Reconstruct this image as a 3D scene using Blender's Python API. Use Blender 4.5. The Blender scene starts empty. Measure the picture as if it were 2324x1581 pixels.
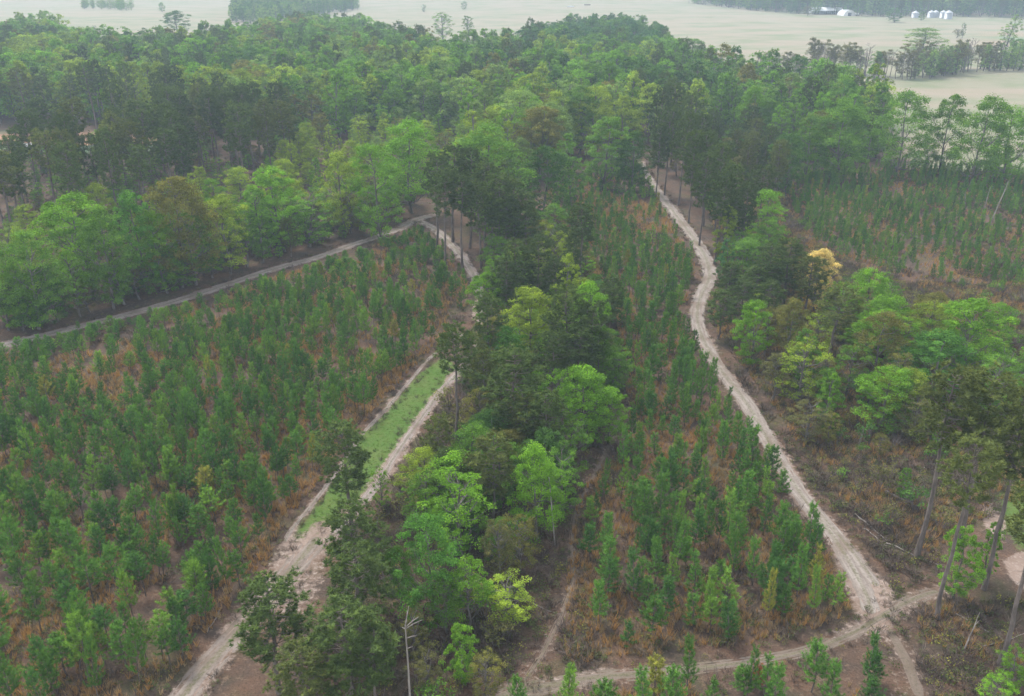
import bpy, math, random
import numpy as np

# ------------------------------------------------------------------ camera, sky, sun, exposure
S = bpy.context.scene
PITCH, CAM_H, FPX, CX, CY = math.radians(23.5), 60.0, 2042.6, 1162.0, 790.5
cam_data = bpy.data.cameras.new('camera'); cam = bpy.data.objects.new('camera', cam_data)
S.collection.objects.link(cam); S.camera = cam
cam.location = (0, 0, CAM_H); cam.rotation_euler = (math.radians(90) - PITCH, 0, 0)
cam_data.sensor_width = 36.0; cam_data.lens = 36.0 * FPX / 2324.0
cam_data.clip_start = 0.5; cam_data.clip_end = 20000.0

SUN_EL, SUN_ROT = math.radians(58), math.radians(-35)
world = bpy.data.worlds.new('World'); S.world = world; world.use_nodes = True
wn = world.node_tree; wn.nodes.clear()
w_out = wn.nodes.new('ShaderNodeOutputWorld'); w_bg = wn.nodes.new('ShaderNodeBackground')
w_sky = wn.nodes.new('ShaderNodeTexSky'); w_sky.sky_type = 'NISHITA'; w_sky.sun_disc = False
w_sky.sun_elevation = SUN_EL; w_sky.sun_rotation = SUN_ROT
w_sky.air_density = 1.0; w_sky.dust_density = 1.0; w_sky.ozone_density = 1.0
w_hs = wn.nodes.new('ShaderNodeHueSaturation'); w_hs.inputs['Saturation'].default_value = 0.25
wn.links.new(w_sky.outputs[0], w_hs.inputs['Color']); wn.links.new(w_hs.outputs[0], w_bg.inputs['Color'])
w_bg.inputs['Strength'].default_value = 0.15
wn.links.new(w_bg.outputs[0], w_out.inputs['Surface'])

sun_data = bpy.data.lights.new('sun', 'SUN'); sun = bpy.data.objects.new('sun', sun_data)
S.collection.objects.link(sun)
sun_data.energy = 1.5; sun_data.angle = math.radians(16); sun_data.color = (1.0, 0.95, 0.86)
sun.rotation_euler = (math.radians(90) - SUN_EL, 0, math.pi - SUN_ROT)
sun.location = (0, 0, 200)

S.view_settings.view_transform = 'Standard'; S.view_settings.look = 'None'
S.view_settings.exposure = 1.45; S.view_settings.gamma = 1.0
S.view_settings.use_curve_mapping = False
cy_ = S.cycles
cy_.max_bounces = 4; cy_.diffuse_bounces = 2; cy_.glossy_bounces = 1; cy_.transmission_bounces = 3
cy_.transparent_max_bounces = 4; cy_.volume_bounces = 0
cy_.use_denoising = True
cy_.caustics_reflective = False; cy_.caustics_refractive = False
HAZE_DENSITY = 0.00028

# ------------------------------------------------------------------ helpers
rng = np.random.default_rng(11); random.seed(11)
COL = S.collection

def sstep(a, b, x):
    t = np.clip((np.asarray(x, float) - a) / (b - a), 0, 1); return t * t * (3 - 2 * t)

def vnoise(x, y, seed=0):
    x = np.asarray(x, float); y = np.asarray(y, float)
    xi, yi = np.floor(x), np.floor(y); fx, fy = x - xi, y - yi
    def hsh(a, b):
        v = np.sin(a * 127.1 + b * 311.7 + seed * 74.7) * 43758.5453
        return v - np.floor(v)
    ux, uy = fx * fx * (3 - 2 * fx), fy * fy * (3 - 2 * fy)
    a, b, c, d = hsh(xi, yi), hsh(xi + 1, yi), hsh(xi, yi + 1), hsh(xi + 1, yi + 1)
    return (a * (1 - ux) + b * ux) * (1 - uy) + (c * (1 - ux) + d * ux) * uy

def fbm(x, y, seed=0):
    return 0.55 * vnoise(x, y, seed) + 0.3 * vnoise(x * 2.1, y * 2.1, seed + 3) + 0.15 * vnoise(x * 4.3, y * 4.3, seed + 5)

def hz(x, y):
    x = np.asarray(x, float); y = np.asarray(y, float)
    s = sstep(420, 800, y)
    return s * (2.2 * np.sin(x / 170 + 1.0) * np.sin(y / 190) + 1.6 * np.sin(x / 95 + y / 260 + 2))

_cp, _sp = math.cos(PITCH), math.sin(PITCH)
def gp(px, py, h=0.0):
    """ground position (x, y) of the thing whose point at height h shows at photo point (px, py)"""
    u = (px - CX) / FPX; v = (CY - py) / FPX
    dx, dy, dz = u, _cp + v * _sp, -_sp + v * _cp
    z = h
    for _ in range(12):
        t = (z - CAM_H) / dz
        x, y = dx * t, dy * t
        z = h + float(hz(x, y))
    return np.array([x, y])

def depth_of(x, y, z):
    return y * _cp - (z - CAM_H) * _sp

def project(x, y, z):
    d = depth_of(x, y, z); up = y * _sp + (z - CAM_H) * _cp
    return CX + FPX * x / d, CY - FPX * up / d

def gpoly(pts): return np.array([gp(*p) for p in pts])

def sd_poly(X, Y, poly):
    """signed distance, positive inside"""
    X = np.asarray(X, float); Y = np.asarray(Y, float)
    best = np.full(X.shape, 1e18); ins = np.zeros(X.shape, bool)
    n = len(poly)
    for i in range(n):
        x0, y0 = poly[i]; x1, y1 = poly[(i + 1) % n]
        ex, ey = x1 - x0, y1 - y0
        t = np.clip(((X - x0) * ex + (Y - y0) * ey) / (ex * ex + ey * ey + 1e-12), 0, 1)
        best = np.minimum(best, (X - x0 - t * ex) ** 2 + (Y - y0 - t * ey) ** 2)
        if y0 != y1:
            c = ((y0 > Y) != (y1 > Y)) & (X < (x1 - x0) * (Y - y0) / (y1 - y0) + x0)
            ins ^= c
    d = np.sqrt(best)
    return np.where(ins, d, -d)

def d_line(X, Y, pts):
    X = np.asarray(X, float); Y = np.asarray(Y, float); best = np.full(X.shape, 1e18)
    for (x0, y0), (x1, y1) in zip(pts[:-1], pts[1:]):
        ex, ey = x1 - x0, y1 - y0
        t = np.clip(((X - x0) * ex + (Y - y0) * ey) / (ex * ex + ey * ey + 1e-12), 0, 1)
        best = np.minimum(best, (X - x0 - t * ex) ** 2 + (Y - y0 - t * ey) ** 2)
    return np.sqrt(best)

# ---- node helper
def nd(nt, kind, ins=None, **props):
    n = nt.nodes.new(kind)
    for k, v in props.items(): setattr(n, k, v)
    for k, v in (ins or {}).items():
        sock = n.inputs[k]
        if isinstance(v, bpy.types.NodeSocket): nt.links.new(v, sock)
        else: sock.default_value = v
    return n
def new_mat(name):
    m = bpy.data.materials.new(name); m.use_nodes = True; m.node_tree.nodes.clear(); return m, m.node_tree
def mix(nt, f, a, b, blend='MIX'):
    n = nt.nodes.new('ShaderNodeMix'); n.data_type = 'RGBA'; n.blend_type = blend
    for i, v in ((0, f), (6, a), (7, b)):
        if isinstance(v, bpy.types.NodeSocket): nt.links.new(v, n.inputs[i])
        else: n.inputs[i].default_value = v if i == 0 else ((*v, 1) if len(v) == 3 else v)
    return n.outputs[2]
def ramp(nt, f, a, b):
    return nd(nt, 'ShaderNodeMapRange', {0: f, 1: a, 2: b}, clamp=True, interpolation_type='SMOOTHSTEP').outputs[0]
def mth(nt, op, a, b=0.0):
    return nd(nt, 'ShaderNodeMath', {0: a, 1: b}, operation=op).outputs[0]
def noise(nt, vec, scale, detail=3.0, rough=0.55):
    return nd(nt, 'ShaderNodeTexNoise', {'Vector': vec, 'Scale': scale, 'Detail': detail, 'Roughness': rough}).outputs[0]
def attr(nt, name): return nd(nt, 'ShaderNodeAttribute', attribute_name=name).outputs['Fac']

def leaf_mat(name, color=None, trans=0.35, var=0.45, warm=(1.35, 1.12, 0.6)):
    """foliage: colour from the object (or fixed), each leaf a little different, light passing through"""
    m, nt = new_mat(name)
    oi = nd(nt, 'ShaderNodeObjectInfo')
    col = oi.outputs['Color'] if color is None else nd(nt, 'ShaderNodeRGB').outputs[0]
    if color is not None: col.default_value = (*color, 1)
    r = attr(nt, 'leaf')
    v = nd(nt, 'ShaderNodeMapRange', {0: r, 3: 1 - var, 4: 1 + var}).outputs[0]
    ov = nd(nt, 'ShaderNodeMapRange', {0: oi.outputs['Random'], 3: 0.82, 4: 1.2}).outputs[0]
    c = mix(nt, 1.0, col, nd(nt, 'ShaderNodeCombineColor', {0: v, 1: v, 2: v}).outputs[0], 'MULTIPLY')
    c = mix(nt, 1.0, c, nd(nt, 'ShaderNodeCombineColor', {0: ov, 1: ov, 2: ov}).outputs[0], 'MULTIPLY')
    hue = ramp(nt, r, 0.55, 1.0)
    c = mix(nt, mth(nt, 'MULTIPLY', hue, 0.5), c, mix(nt, 1.0, c, warm, 'MULTIPLY'))
    df = nd(nt, 'ShaderNodeBsdfDiffuse', {'Color': c})
    tr = nd(nt, 'ShaderNodeBsdfTranslucent', {'Color': mix(nt, 1.0, c, (1.25, 1.2, 0.7), 'MULTIPLY')})
    ms = nd(nt, 'ShaderNodeMixShader', {0: trans, 1: df.outputs[0], 2: tr.outputs[0]})
    nd(nt, 'ShaderNodeOutputMaterial', {'Surface': ms.outputs[0]})
    return m

def bark_mat(name, a, b, scale=3.0, obj=False):
    m, nt = new_mat(name)
    tc = nd(nt, 'ShaderNodeTexCoord').outputs['Object']
    vec = nd(nt, 'ShaderNodeMapping', {'Vector': tc, 'Scale': (1, 1, 0.25)}).outputs[0]
    f = ramp(nt, noise(nt, vec, scale, 4), 0.35, 0.68)
    c = mix(nt, f, a, b)
    bs = nd(nt, 'ShaderNodeBsdfPrincipled', {'Base Color': c, 'Roughness': 0.9, 'Specular IOR Level': 0.15})
    bmp = nd(nt, 'ShaderNodeBump', {'Height': f, 'Strength': 0.6, 'Distance': 0.03})
    nt.links.new(bmp.outputs[0], bs.inputs['Normal'])
    nd(nt, 'ShaderNodeOutputMaterial', {'Surface': bs.outputs[0]})
    return m

def plain_mat(name, col, rough=0.7, metal=0.0, vary=0.12, scale=1.5):
    m, nt = new_mat(name)
    tc = nd(nt, 'ShaderNodeTexCoord').outputs['Object']
    f = noise(nt, tc, scale, 4)
    c = mix(nt, ramp(nt, f, 0.3, 0.7), tuple(x * (1 - vary) for x in col), tuple(min(1, x * (1 + vary)) for x in col))
    bs = nd(nt, 'ShaderNodeBsdfPrincipled', {'Base Color': c, 'Roughness': rough, 'Metallic': metal})
    nd(nt, 'ShaderNodeOutputMaterial', {'Surface': bs.outputs[0]})
    return m

# ---- mesh helper
class Geo:
    """collects faces of one size (3 or 4 corners) with a value per face"""
    def __init__(self): self.v, self.f, self.r, self.n = [], [], [], 0
    def add(self, v, f, r=None):
        v = np.asarray(v, float).reshape(-1, 3); f = np.asarray(f, int)
        self.v.append(v); self.f.append(f + self.n); self.n += len(v)
        self.r.append(np.full(len(f), 0.5) if r is None else np.asarray(r, float))
    def tube(self, pts, rad, n=5):
        pts = np.asarray(pts, float); rad = np.asarray(rad, float); k = len(pts)
        tan = np.gradient(pts, axis=0); tan /= np.linalg.norm(tan, axis=1)[:, None] + 1e-9
        ref = np.tile(np.array([0.31, 0.95, 0.05]), (k, 1))
        a = np.cross(tan, ref); a /= np.linalg.norm(a, axis=1)[:, None] + 1e-9
        b = np.cross(tan, a)
        ang = np.linspace(0, 2 * math.pi, n, endpoint=False)
        ring = pts[:, None, :] + rad[:, None, None] * (np.cos(ang)[None, :, None] * a[:, None, :] + np.sin(ang)[None, :, None] * b[:, None, :])
        i = np.arange(k - 1)[:, None] * n; j = np.arange(n)[None, :]; j2 = (j + 1) % n
        f = np.stack([i + j, i + j2, i + n + j2, i + n + j], -1).reshape(-1, 4)
        self.add(ring.reshape(-1, 3), f)
    def box(self, x0, x1, y0, y1, z0, z1):
        v = [(x, y, z) for z in (z0, z1) for x, y in ((x0, y0), (x1, y0), (x1, y1), (x0, y1))]
        self.add(v, [(3, 2, 1, 0), (4, 5, 6, 7), (0, 1, 5, 4), (1, 2, 6, 5), (2, 3, 7, 6), (3, 0, 4, 7)])
    def mesh(self, name, mat, smooth=False):
        me = bpy.data.meshes.new(name)
        V = np.concatenate(self.v) if self.v else np.zeros((0, 3)); F = np.concatenate(self.f)
        k = F.shape[1]
        me.vertices.add(len(V)); me.vertices.foreach_set('co', V.astype(np.float32).ravel())
        me.loops.add(F.size); me.loops.foreach_set('vertex_index', F.astype(np.int32).ravel())
        me.polygons.add(len(F)); me.polygons.foreach_set('loop_start', np.arange(0, F.size, k, dtype=np.int32))
        if smooth: me.polygons.foreach_set('use_smooth', np.ones(len(F), bool))
        at = me.attributes.new('leaf', 'FLOAT', 'FACE'); at.data.foreach_set('value', np.concatenate(self.r).astype(np.float32))
        me.update(calc_edges=True); me.validate()
        me.materials.append(mat)
        return me

def unit(a): return a / (np.linalg.norm(a, axis=-1, keepdims=True) + 1e-9)

def link(name, data, parent=None, color=None):
    o = bpy.data.objects.new(name, data); COL.objects.link(o)
    if parent is not None: o.parent = parent
    if color is not None: o.color = (*color, 1)
    return o
def tag(o, label, cat, group=None, kind=None):
    o['label'] = label; o['category'] = cat
    if group: o['group'] = group
    if kind: o['kind'] = kind
    return o

_ONES = 'zero one two three four five six seven eight nine ten eleven twelve thirteen fourteen fifteen sixteen seventeen eighteen nineteen'.split()
_TENS = '. . twenty thirty forty fifty sixty seventy eighty ninety'.split()
def number(n):
    n = max(1, min(99, int(round(n))))
    return _ONES[n] if n < 20 else _TENS[n // 10] + ('-' + _ONES[n % 10] if n % 10 else '')
def where(x, y, z):
    px, py = project(x, y, z)
    return f'{number(px / 23.24)} percent across, {number(py / 15.81)} percent down'

# ------------------------------------------------------------------ materials
M_LEAF = leaf_mat('leaf')
M_NEEDLE = leaf_mat('needle', trans=0.2, var=0.35, warm=(1.3, 1.15, 0.7))
M_PINE_BARK = bark_mat('pine_bark', (0.10, 0.084, 0.075), (0.20, 0.165, 0.148))
M_BARK = bark_mat('bark', (0.10, 0.09, 0.08), (0.21, 0.19, 0.17))
M_TWIG = bark_mat('grey_twig', (0.125, 0.105, 0.10), (0.21, 0.18, 0.175))
M_DEAD = bark_mat('dead_wood', (0.20, 0.175, 0.155), (0.36, 0.325, 0.295))

# ------------------------------------------------------------------ tree shapes (built once, shared)
def brush(g, p, d, l, n, nl, w, R, up=0.55, fresh=0.0):
    """a shoot clothed in needle bunches"""
    p = np.asarray(p, float); d = np.asarray(d, float)
    t = R.uniform(0.0, 1.0, n)[:, None] * l
    rad = R.normal(size=(n, 3)); rad -= (rad @ d)[:, None] * d; rad = unit(rad)
    nd_ = unit(d * R.uniform(up - 0.25, up + 0.35, n)[:, None] + rad * 0.85)
    b = p + d * t
    side = unit(np.cross(nd_, R.normal(size=(n, 3)))) * (w * R.uniform(0.6, 1.3, n))[:, None] * 0.5
    tip = b + nd_ * (nl * R.uniform(0.7, 1.2, n))[:, None]
    v = np.stack([b - side, b + side, tip], 1)
    g.add(v, np.arange(3 * n).reshape(n, 3), np.clip(R.uniform(0.0, 0.6) + fresh + R.uniform(-0.15, 0.25, n), 0, 1))

def young_pine(seed, h=6.0, base=0.35, width=2.8, whorls=8, per=5, point=0.75):
    R = np.random.default_rng(seed)
    tr, cr = Geo(), Geo()
    k = 7; zz = np.linspace(0, h * 0.97, k)
    off = np.cumsum(R.normal(0, 0.05, (k, 2)), axis=0); off[0] = 0
    pts = np.column_stack([off, zz]); tr.tube(pts, np.linspace(0.075, 0.02, k) * h / 6, 5)
    def at(z): return np.array([np.interp(z, zz, off[:, 0]), np.interp(z, zz, off[:, 1]), z])
    for i in range(whorls):
        t = base + (0.95 - base) * (i + R.uniform(-0.25, 0.25)) / (whorls - 1)
        z = h * min(max(t, base), 0.96); s = (z / h - base) / (1 - base)
        prof = (1 - s) ** point * (0.8 + 0.2 * min(1, s * 4))
        a0 = R.uniform(0, 6.28)
        for j in range(per):
            if R.random() < 0.12: continue
            a = a0 + 6.283 * j / per + R.normal(0, 0.25)
            L = max(0.35, width / 2 * prof * R.uniform(0.6, 1.2))
            rise = R.uniform(0.1, 0.5) + 0.35 * s
            p0 = at(z - 0.15); dh = np.array([math.cos(a), math.sin(a), 0])
            p1 = p0 + dh * L * 0.6 + np.array([0, 0, rise * L * 0.45]); p2 = p0 + dh * L + np.array([0, 0, rise * L + 0.18])
            tr.tube([p0, p1, p2], [0.022, 0.015, 0.006], 3)
            d2 = unit(p2 - p1 + np.array([0, 0, 0.35]))
            brush(cr, p0 + (p1 - p0) * 0.5, unit(p2 - p0), np.linalg.norm(p2 - p0) * 0.6, 20, 0.30, 0.055, R)
            brush(cr, p2 - d2 * 0.12, d2, 0.40 + 0.15 * R.random(), 34, 0.29, 0.052, R, 0.7, 0.35)
            for _ in range(1 + int(L > 0.6) + int(L > 1.0)):
                b = a + R.choice([-1, 1]) * R.uniform(0.5, 1.1); q0 = p0 + (p1 - p0) * R.uniform(0.6, 1.1)
                dq = unit(np.array([math.cos(b), math.sin(b), R.uniform(0.5, 1.2)]))
                brush(cr, q0, dq, 0.35 + 0.25 * R.random(), 26, 0.29, 0.052, R, 0.65, 0.2)
    brush(cr, at(h * 0.84), np.array([0, 0, 1.0]), h * 0.14, 70, 0.30, 0.055, R, 0.75, 0.35)
    return tr.mesh('young_pine_trunk', M_PINE_BARK, True), cr.mesh('young_pine_crown', M_NEEDLE), h, width

def tall_pine(seed, h=17.0, base=0.5, width=6.0, branches=52, lean=0.0):
    R = np.random.default_rng(seed)
    tr, cr = Geo(), Geo()
    k = 9; zz = np.linspace(0, h * 0.98, k)
    off = np.cumsum(R.normal(0, 0.09, (k, 2)), axis=0); off[0] = 0
    off[:, 0] += lean * (zz / h) ** 1.3
    tr.tube(np.column_stack([off, zz]), np.interp(zz / h, [0, 0.05, 0.5, 1], [0.27, 0.21, 0.15, 0.03]), 7)
    def at(z): return np.array([np.interp(z, zz, off[:, 0]), np.interp(z, zz, off[:, 1]), z])
    for _ in range(R.integers(2, 6)):      # dead stubs under the crown
        z = h * R.uniform(base * 0.6, base); a = R.uniform(0, 6.28); L = R.uniform(0.5, 1.6)
        tr.tube([at(z), at(z) + np.array([math.cos(a) * L, math.sin(a) * L, R.uniform(-0.2, 0.3)])], [0.03, 0.01], 3)
    ga = 0.0
    for i in range(branches):
        s = (i + R.uniform(0, 1)) / branches; z = h * (base + (0.985 - base) * s)
        ga += 2.4 + R.normal(0, 0.4)
        prof = (1 - s ** 2.2) ** 0.7 * (0.5 + 0.5 * min(1, s * 2.6))
        L = max(0.5, width / 2 * prof * R.uniform(0.55, 1.25))
        p0 = at(z); dh = np.array([math.cos(ga), math.sin(ga), 0]); rise = R.uniform(0.05, 0.4) + 0.35 * s
        p1 = p0 + dh * L * 0.55 + np.array([0, 0, rise * L * 0.3]); p2 = p0 + dh * L + np.array([0, 0, rise * L])
        tr.tube([p0, p1, p2], [0.05, 0.035, 0.012], 3)
        tips = [p2]
        for _ in range(int(2 + L * 1.9)):
            b = ga + R.normal(0, 0.75); u = R.uniform(0.35, 0.95); q = p0 + (p2 - p0) * u
            l2 = R.uniform(0.35, 0.95)
            e = q + np.array([math.cos(b) * l2, math.sin(b) * l2, R.uniform(0.05, 0.55)]); tips.append(e)
            if R.random() < 0.4: tr.tube([q, e], [0.015, 0.008], 3)
        for e in tips:
            d = unit(np.array([dh[0] * 0.3 + R.normal(0, 0.25), dh[1] * 0.3 + R.normal(0, 0.25), 0.8]))
            brush(cr, e, d, 0.25, 15, 0.40, 0.11, R, 0.45, 0.3)
            
            for _ in range(2): brush(cr, e + R.normal(0, 0.2, 3), d, 0.2, 10, 0.36, 0.10, R, 0.4)
    return tr.mesh('tall_pine_trunk', M_PINE_BARK, True), cr.mesh('tall_pine_crown', M_NEEDLE), h, width

def leaves(g, c, rad, n, size, R, flat=0.75):
    """leaf sprays round a clump centre, facing out and up"""
    d = unit(R.normal(size=(n, 3)))
    d[:, 2] = np.where(d[:, 2] < -0.35, -d[:, 2] * 0.6, d[:, 2])
    rr = R.uniform(0.25, 1.0, n) ** 0.6
    p = c + d * (rr * rad)[:, None] * np.array([1, 1, flat])
    nor = unit(d * 0.7 + np.array([0, 0, 0.55]) + R.normal(0, 0.55, (n, 3)))
    a = unit(np.cross(nor, R.normal(size=(n, 3)))); b = np.cross(nor, a)
    s = (size * R.uniform(0.55, 1.25, n))[:, None]
    v = np.stack([p - a * s * 0.5, p - b * s * 0.3, p + a * s * 0.5, p + b * s * 0.3], 1)
    g.add(v, np.arange(4 * n).reshape(n, 4), np.clip(R.uniform(0.1, 0.75) + R.uniform(-0.25, 0.3, n), 0, 1))

def hardwood(seed, h=15.0, base=0.3, width=9.0, shape='round', clumps=60, per=75, size=0.34, bark=None, limb=18):
    R = np.random.default_rng(seed)
    tr, cr = Geo(), Geo()
    k = 7; zz = np.linspace(0, h * 0.86, k); off = np.cumsum(R.normal(0, 0.16, (k, 2)), axis=0); off[0] = 0
    tr.tube(np.column_stack([off, zz]), np.interp(zz / h, [0, 0.06, 0.5, 1], [0.30, 0.22, 0.13, 0.03]), 7)
    def at(z): return np.array([np.interp(z, zz, off[:, 0]), np.interp(z, zz, off[:, 1]), z])
    lob = R.uniform(0, 6.28, 4)
    for i in range(clumps):
        t = R.beta(1.25, 1.1) if shape != 'column' else R.uniform(0.02, 1)
        if shape == 'round': prof = math.sqrt(max(0.03, 1 - (1.75 * t - 0.75) ** 2))
        elif shape == 'column': prof = (0.45 + 0.55 * min(1, t * 2.5)) * (1 - t ** 3.5 * 0.8)
        elif shape == 'oak': prof = (1 - t ** 3.0) ** 0.6 * (0.6 + 0.4 * min(1, t * 3))
        else: prof = 0.5 + 0.5 * math.sin(3.1 * t)
        a = R.uniform(0, 6.283)
        lump = 1 + 0.18 * math.sin(3 * a + lob[0] + 4 * t) + 0.12 * math.sin(5 * a + lob[1])
        r = width / 2 * prof * lump * R.uniform(0.3, 1.12) ** 0.6 * 0.92
        z = h * (base + (0.97 - base) * t)
        c = at(min(z, h * 0.86)) * np.array([1, 1, 0]) + np.array([math.cos(a) * r, math.sin(a) * r, z])
        cr_r = width * R.uniform(0.055, 0.145) * (0.8 if shape == 'column' else 1.0)
        leaves(cr, c, cr_r, int(per * R.uniform(0.6, 1.3)), size, R, 1.25 if shape == 'column' else 0.85)
        if i < limb:
            z0 = max(h * base * 0.6, z - r * R.uniform(0.7, 1.3)); p0 = at(min(z0, h * 0.8))
            mid = (p0 + c) / 2 + np.array([0, 0, -0.12 * r]) + R.normal(0, 0.15, 3)
            tr.tube([p0, mid, c + R.normal(0, 0.2, 3)], [0.085, 0.055, 0.018], 4)
            for _ in range(2):
                e = c + R.normal(0, cr_r, 3); tr.tube([mid, (mid + e) / 2 + R.normal(0, 0.12, 3), e], [0.035, 0.022, 0.008], 3)
    return tr.mesh('hardwood_trunk', bark or M_BARK, True), cr.mesh('hardwood_crown', M_LEAF), h, width

def bare_tree(seed, h=12.0, width=5.0, twig=None, leaf=0):
    R = np.random.default_rng(seed)
    tr, cr, lf = Geo(), Geo(), Geo()
    k = 6; zz = np.linspace(0, h * 0.9, k); off = np.cumsum(R.normal(0, 0.12, (k, 2)), axis=0); off[0] = 0
    tr.tube(np.column_stack([off, zz]), np.interp(zz / h, [0, 0.5, 1], [0.17, 0.10, 0.025]), 5)
    def grow(p, d, l, rad, lev):
        m = p + d * l * 0.5 + R.normal(0, l * 0.06, 3); e = p + d * l + np.array([0, 0, l * 0.08])
        cr.tube([p, m, e], [rad, rad * 0.75, rad * 0.45], 3)
        if leaf and lev >= 1: leaves(lf, e, 0.5, leaf, 0.28, R)
        if lev < 3:
            for _ in range(4 if lev < 2 else 3):
                q = p + (e - p) * R.uniform(0.35, 1.0)
                dd = unit(d + R.normal(0, 0.5, 3) + np.array([0, 0, 0.22])); grow(q, dd, l * R.uniform(0.45, 0.7), rad * 0.5, lev + 1)
    n = 11
    for i in range(n):
        t = 0.3 + 0.65 * (i + R.random()) / n; z = h * t; a = i * 2.4 + R.normal(0, 0.4)
        p = np.array([np.interp(z, zz, off[:, 0]), np.interp(z, zz, off[:, 1]), z * 0.95])
        grow(p, unit(np.array([math.cos(a) * 0.75, math.sin(a) * 0.75, 0.8])), width * 0.36 * (1.25 - t) + 0.6, 0.05, 0)
    out = tr.mesh('bare_trunk', twig or M_TWIG, True), cr.mesh('bare_branches', twig or M_TWIG), h, width
    return out + ((lf.mesh('bare_leaves', M_LEAF),) if leaf else ())

def shrub(seed, h=2.2, width=2.6, n=9, per=26, size=0.2):
    R = np.random.default_rng(seed); tr, cr = Geo(), Geo()
    for i in range(n):
        a = R.uniform(0, 6.28); r = width / 2 * R.uniform(0.2, 0.85); z = h * R.uniform(0.45, 0.95) * (1 - 0.3 * r / width)
        c = np.array([math.cos(a) * r, math.sin(a) * r, z])
        tr.tube([np.array([c[0] * 0.1, c[1] * 0.1, 0]), c * np.array([0.6, 0.6, 0.55]), c], [0.03, 0.02, 0.008], 3)
        for _ in range(5):
            e = c + R.normal(0, 0.3, 3); tr.tube([c * np.array([0.6, 0.6, 0.55]), e], [0.012, 0.005], 3)
        if per: leaves(cr, c, width * 0.2, int(per * R.uniform(0.5, 1.5)), size, R)
    tm = tr.mesh('shrub_stems', M_TWIG, True)
    return tm, (cr.mesh('shrub_leaves', M_LEAF) if per else None), h, width

YP = [young_pine(100 + i, 6.2, b, w, k, p, 0.75 if i < 5 else 1.15) for i, (b, w, k, p) in enumerate([
    (0.34, 3.0, 7, 5), (0.28, 2.8, 8, 5), (0.40, 3.1, 7, 5), (0.32, 2.6, 8, 5), (0.45, 2.7, 6, 5),
    (0.16, 2.5, 8, 4), (0.22, 2.3, 8, 4), (0.14, 2.2, 9, 4), (0.28, 2.5, 7, 5)])]
TP = [tall_pine(200 + i, 17, b, w, n) for i, (b, w, n) in enumerate([
    (0.55, 5.4, 46), (0.42, 6.6, 62), (0.38, 6.2, 64), (0.60, 5.0, 40), (0.30, 6.8, 74), (0.48, 5.8, 52), (0.66, 4.6, 34)])]
HW = {
 'round': [hardwood(300 + i, 15, b, w, 'round', 135, 135, 0.25) for i, (b, w) in enumerate([(0.10, 9), (0.06, 9.5), (0.13, 8.5), (0.08, 8)])],
 'oak': [hardwood(320 + i, 15, b, w, 'oak', 150, 140, 0.26) for i, (b, w) in enumerate([(0.13, 11), (0.17, 11.5), (0.10, 10.5)])],
 'column': [hardwood(340 + i, 15, b, w, 'column', 120, 118, 0.23) for i, (b, w) in enumerate([(0.06, 5.8), (0.10, 6.4), (0.05, 5.4), (0.13, 6.8)])],
 'sparse': [hardwood(360 + i, 14, b, w, 'sparse', 90, 86, 0.23, None, 40) for i, (b, w) in enumerate([(0.12, 7.5), (0.16, 7), (0.08, 6.5)])],
}
FHW = {k: [hardwood(380 + 3 * i + j, 15, b, w, k, n, p, z) for j in range(2)] for i, (k, b, w, n, p, z) in enumerate([('round', 0.08, 9.4, 105, 58, 0.44), ('oak', 0.12, 11.4, 112, 60, 0.46), ('column', 0.06, 6.4, 92, 54, 0.40), ('sparse', 0.1, 7.2, 78, 46, 0.38)])}
BT = [bare_tree(400 + i, 12, w) for i, w in enumerate([5, 6, 4.5])]
BL = [bare_tree(420 + i, 12, w, None, 4) for i, w in enumerate([5, 6, 5])]
SH = [shrub(500 + i, 2.2, w, n, p) for i, (w, n, p) in enumerate([(2.6, 9, 26), (3.0, 11, 34), (2.2, 8, 14), (2.8, 10, 42)])]
SB = [shrub(520 + i, 2.0, w, 12, 0) for i, w in enumerate([2.6, 3.0])]

TONE = {  # base colours of the foliage
 'bright': (0.145, 0.3, 0.032), 'lime': (0.235, 0.33, 0.046), 'mid': (0.115, 0.232, 0.038), 'deep': (0.075, 0.162, 0.04),
 'emerald': (0.09, 0.22, 0.04), 'olive': (0.18, 0.185, 0.052), 'pale': (0.185, 0.29, 0.08), 'drab': (0.15, 0.155, 0.062),
 'gold': (0.68, 0.55, 0.22), 'teal': (0.07, 0.17, 0.06),
 'pine': (0.09, 0.136, 0.042), 'pine_dark': (0.072, 0.11, 0.038), 'pine_olive': (0.122, 0.152, 0.048),
 'young': (0.096, 0.212, 0.04), 'young_dark': (0.064, 0.156, 0.037), 'young_bright': (0.145, 0.268, 0.043), 'young_gold': (0.24, 0.25, 0.05),  # young pine tones, drawn at random for each tree
 'rust': (0.24, 0.09, 0.04)}
TONE_WORD = {'bright': 'bright green', 'lime': 'yellow-green', 'mid': 'mid green', 'deep': 'dark green', 'emerald': 'emerald green', 'olive': 'olive',
 'pale': 'pale green', 'drab': 'drab olive', 'gold': 'golden yellow', 'teal': 'blue-green', 'pine': 'dark', 'pine_dark': 'very dark', 'pine_olive': 'olive-dark',
 'young': 'green', 'young_dark': 'dark green', 'young_bright': 'bright green', 'young_gold': 'yellowish', 'rust': 'rust-brown'}

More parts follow.
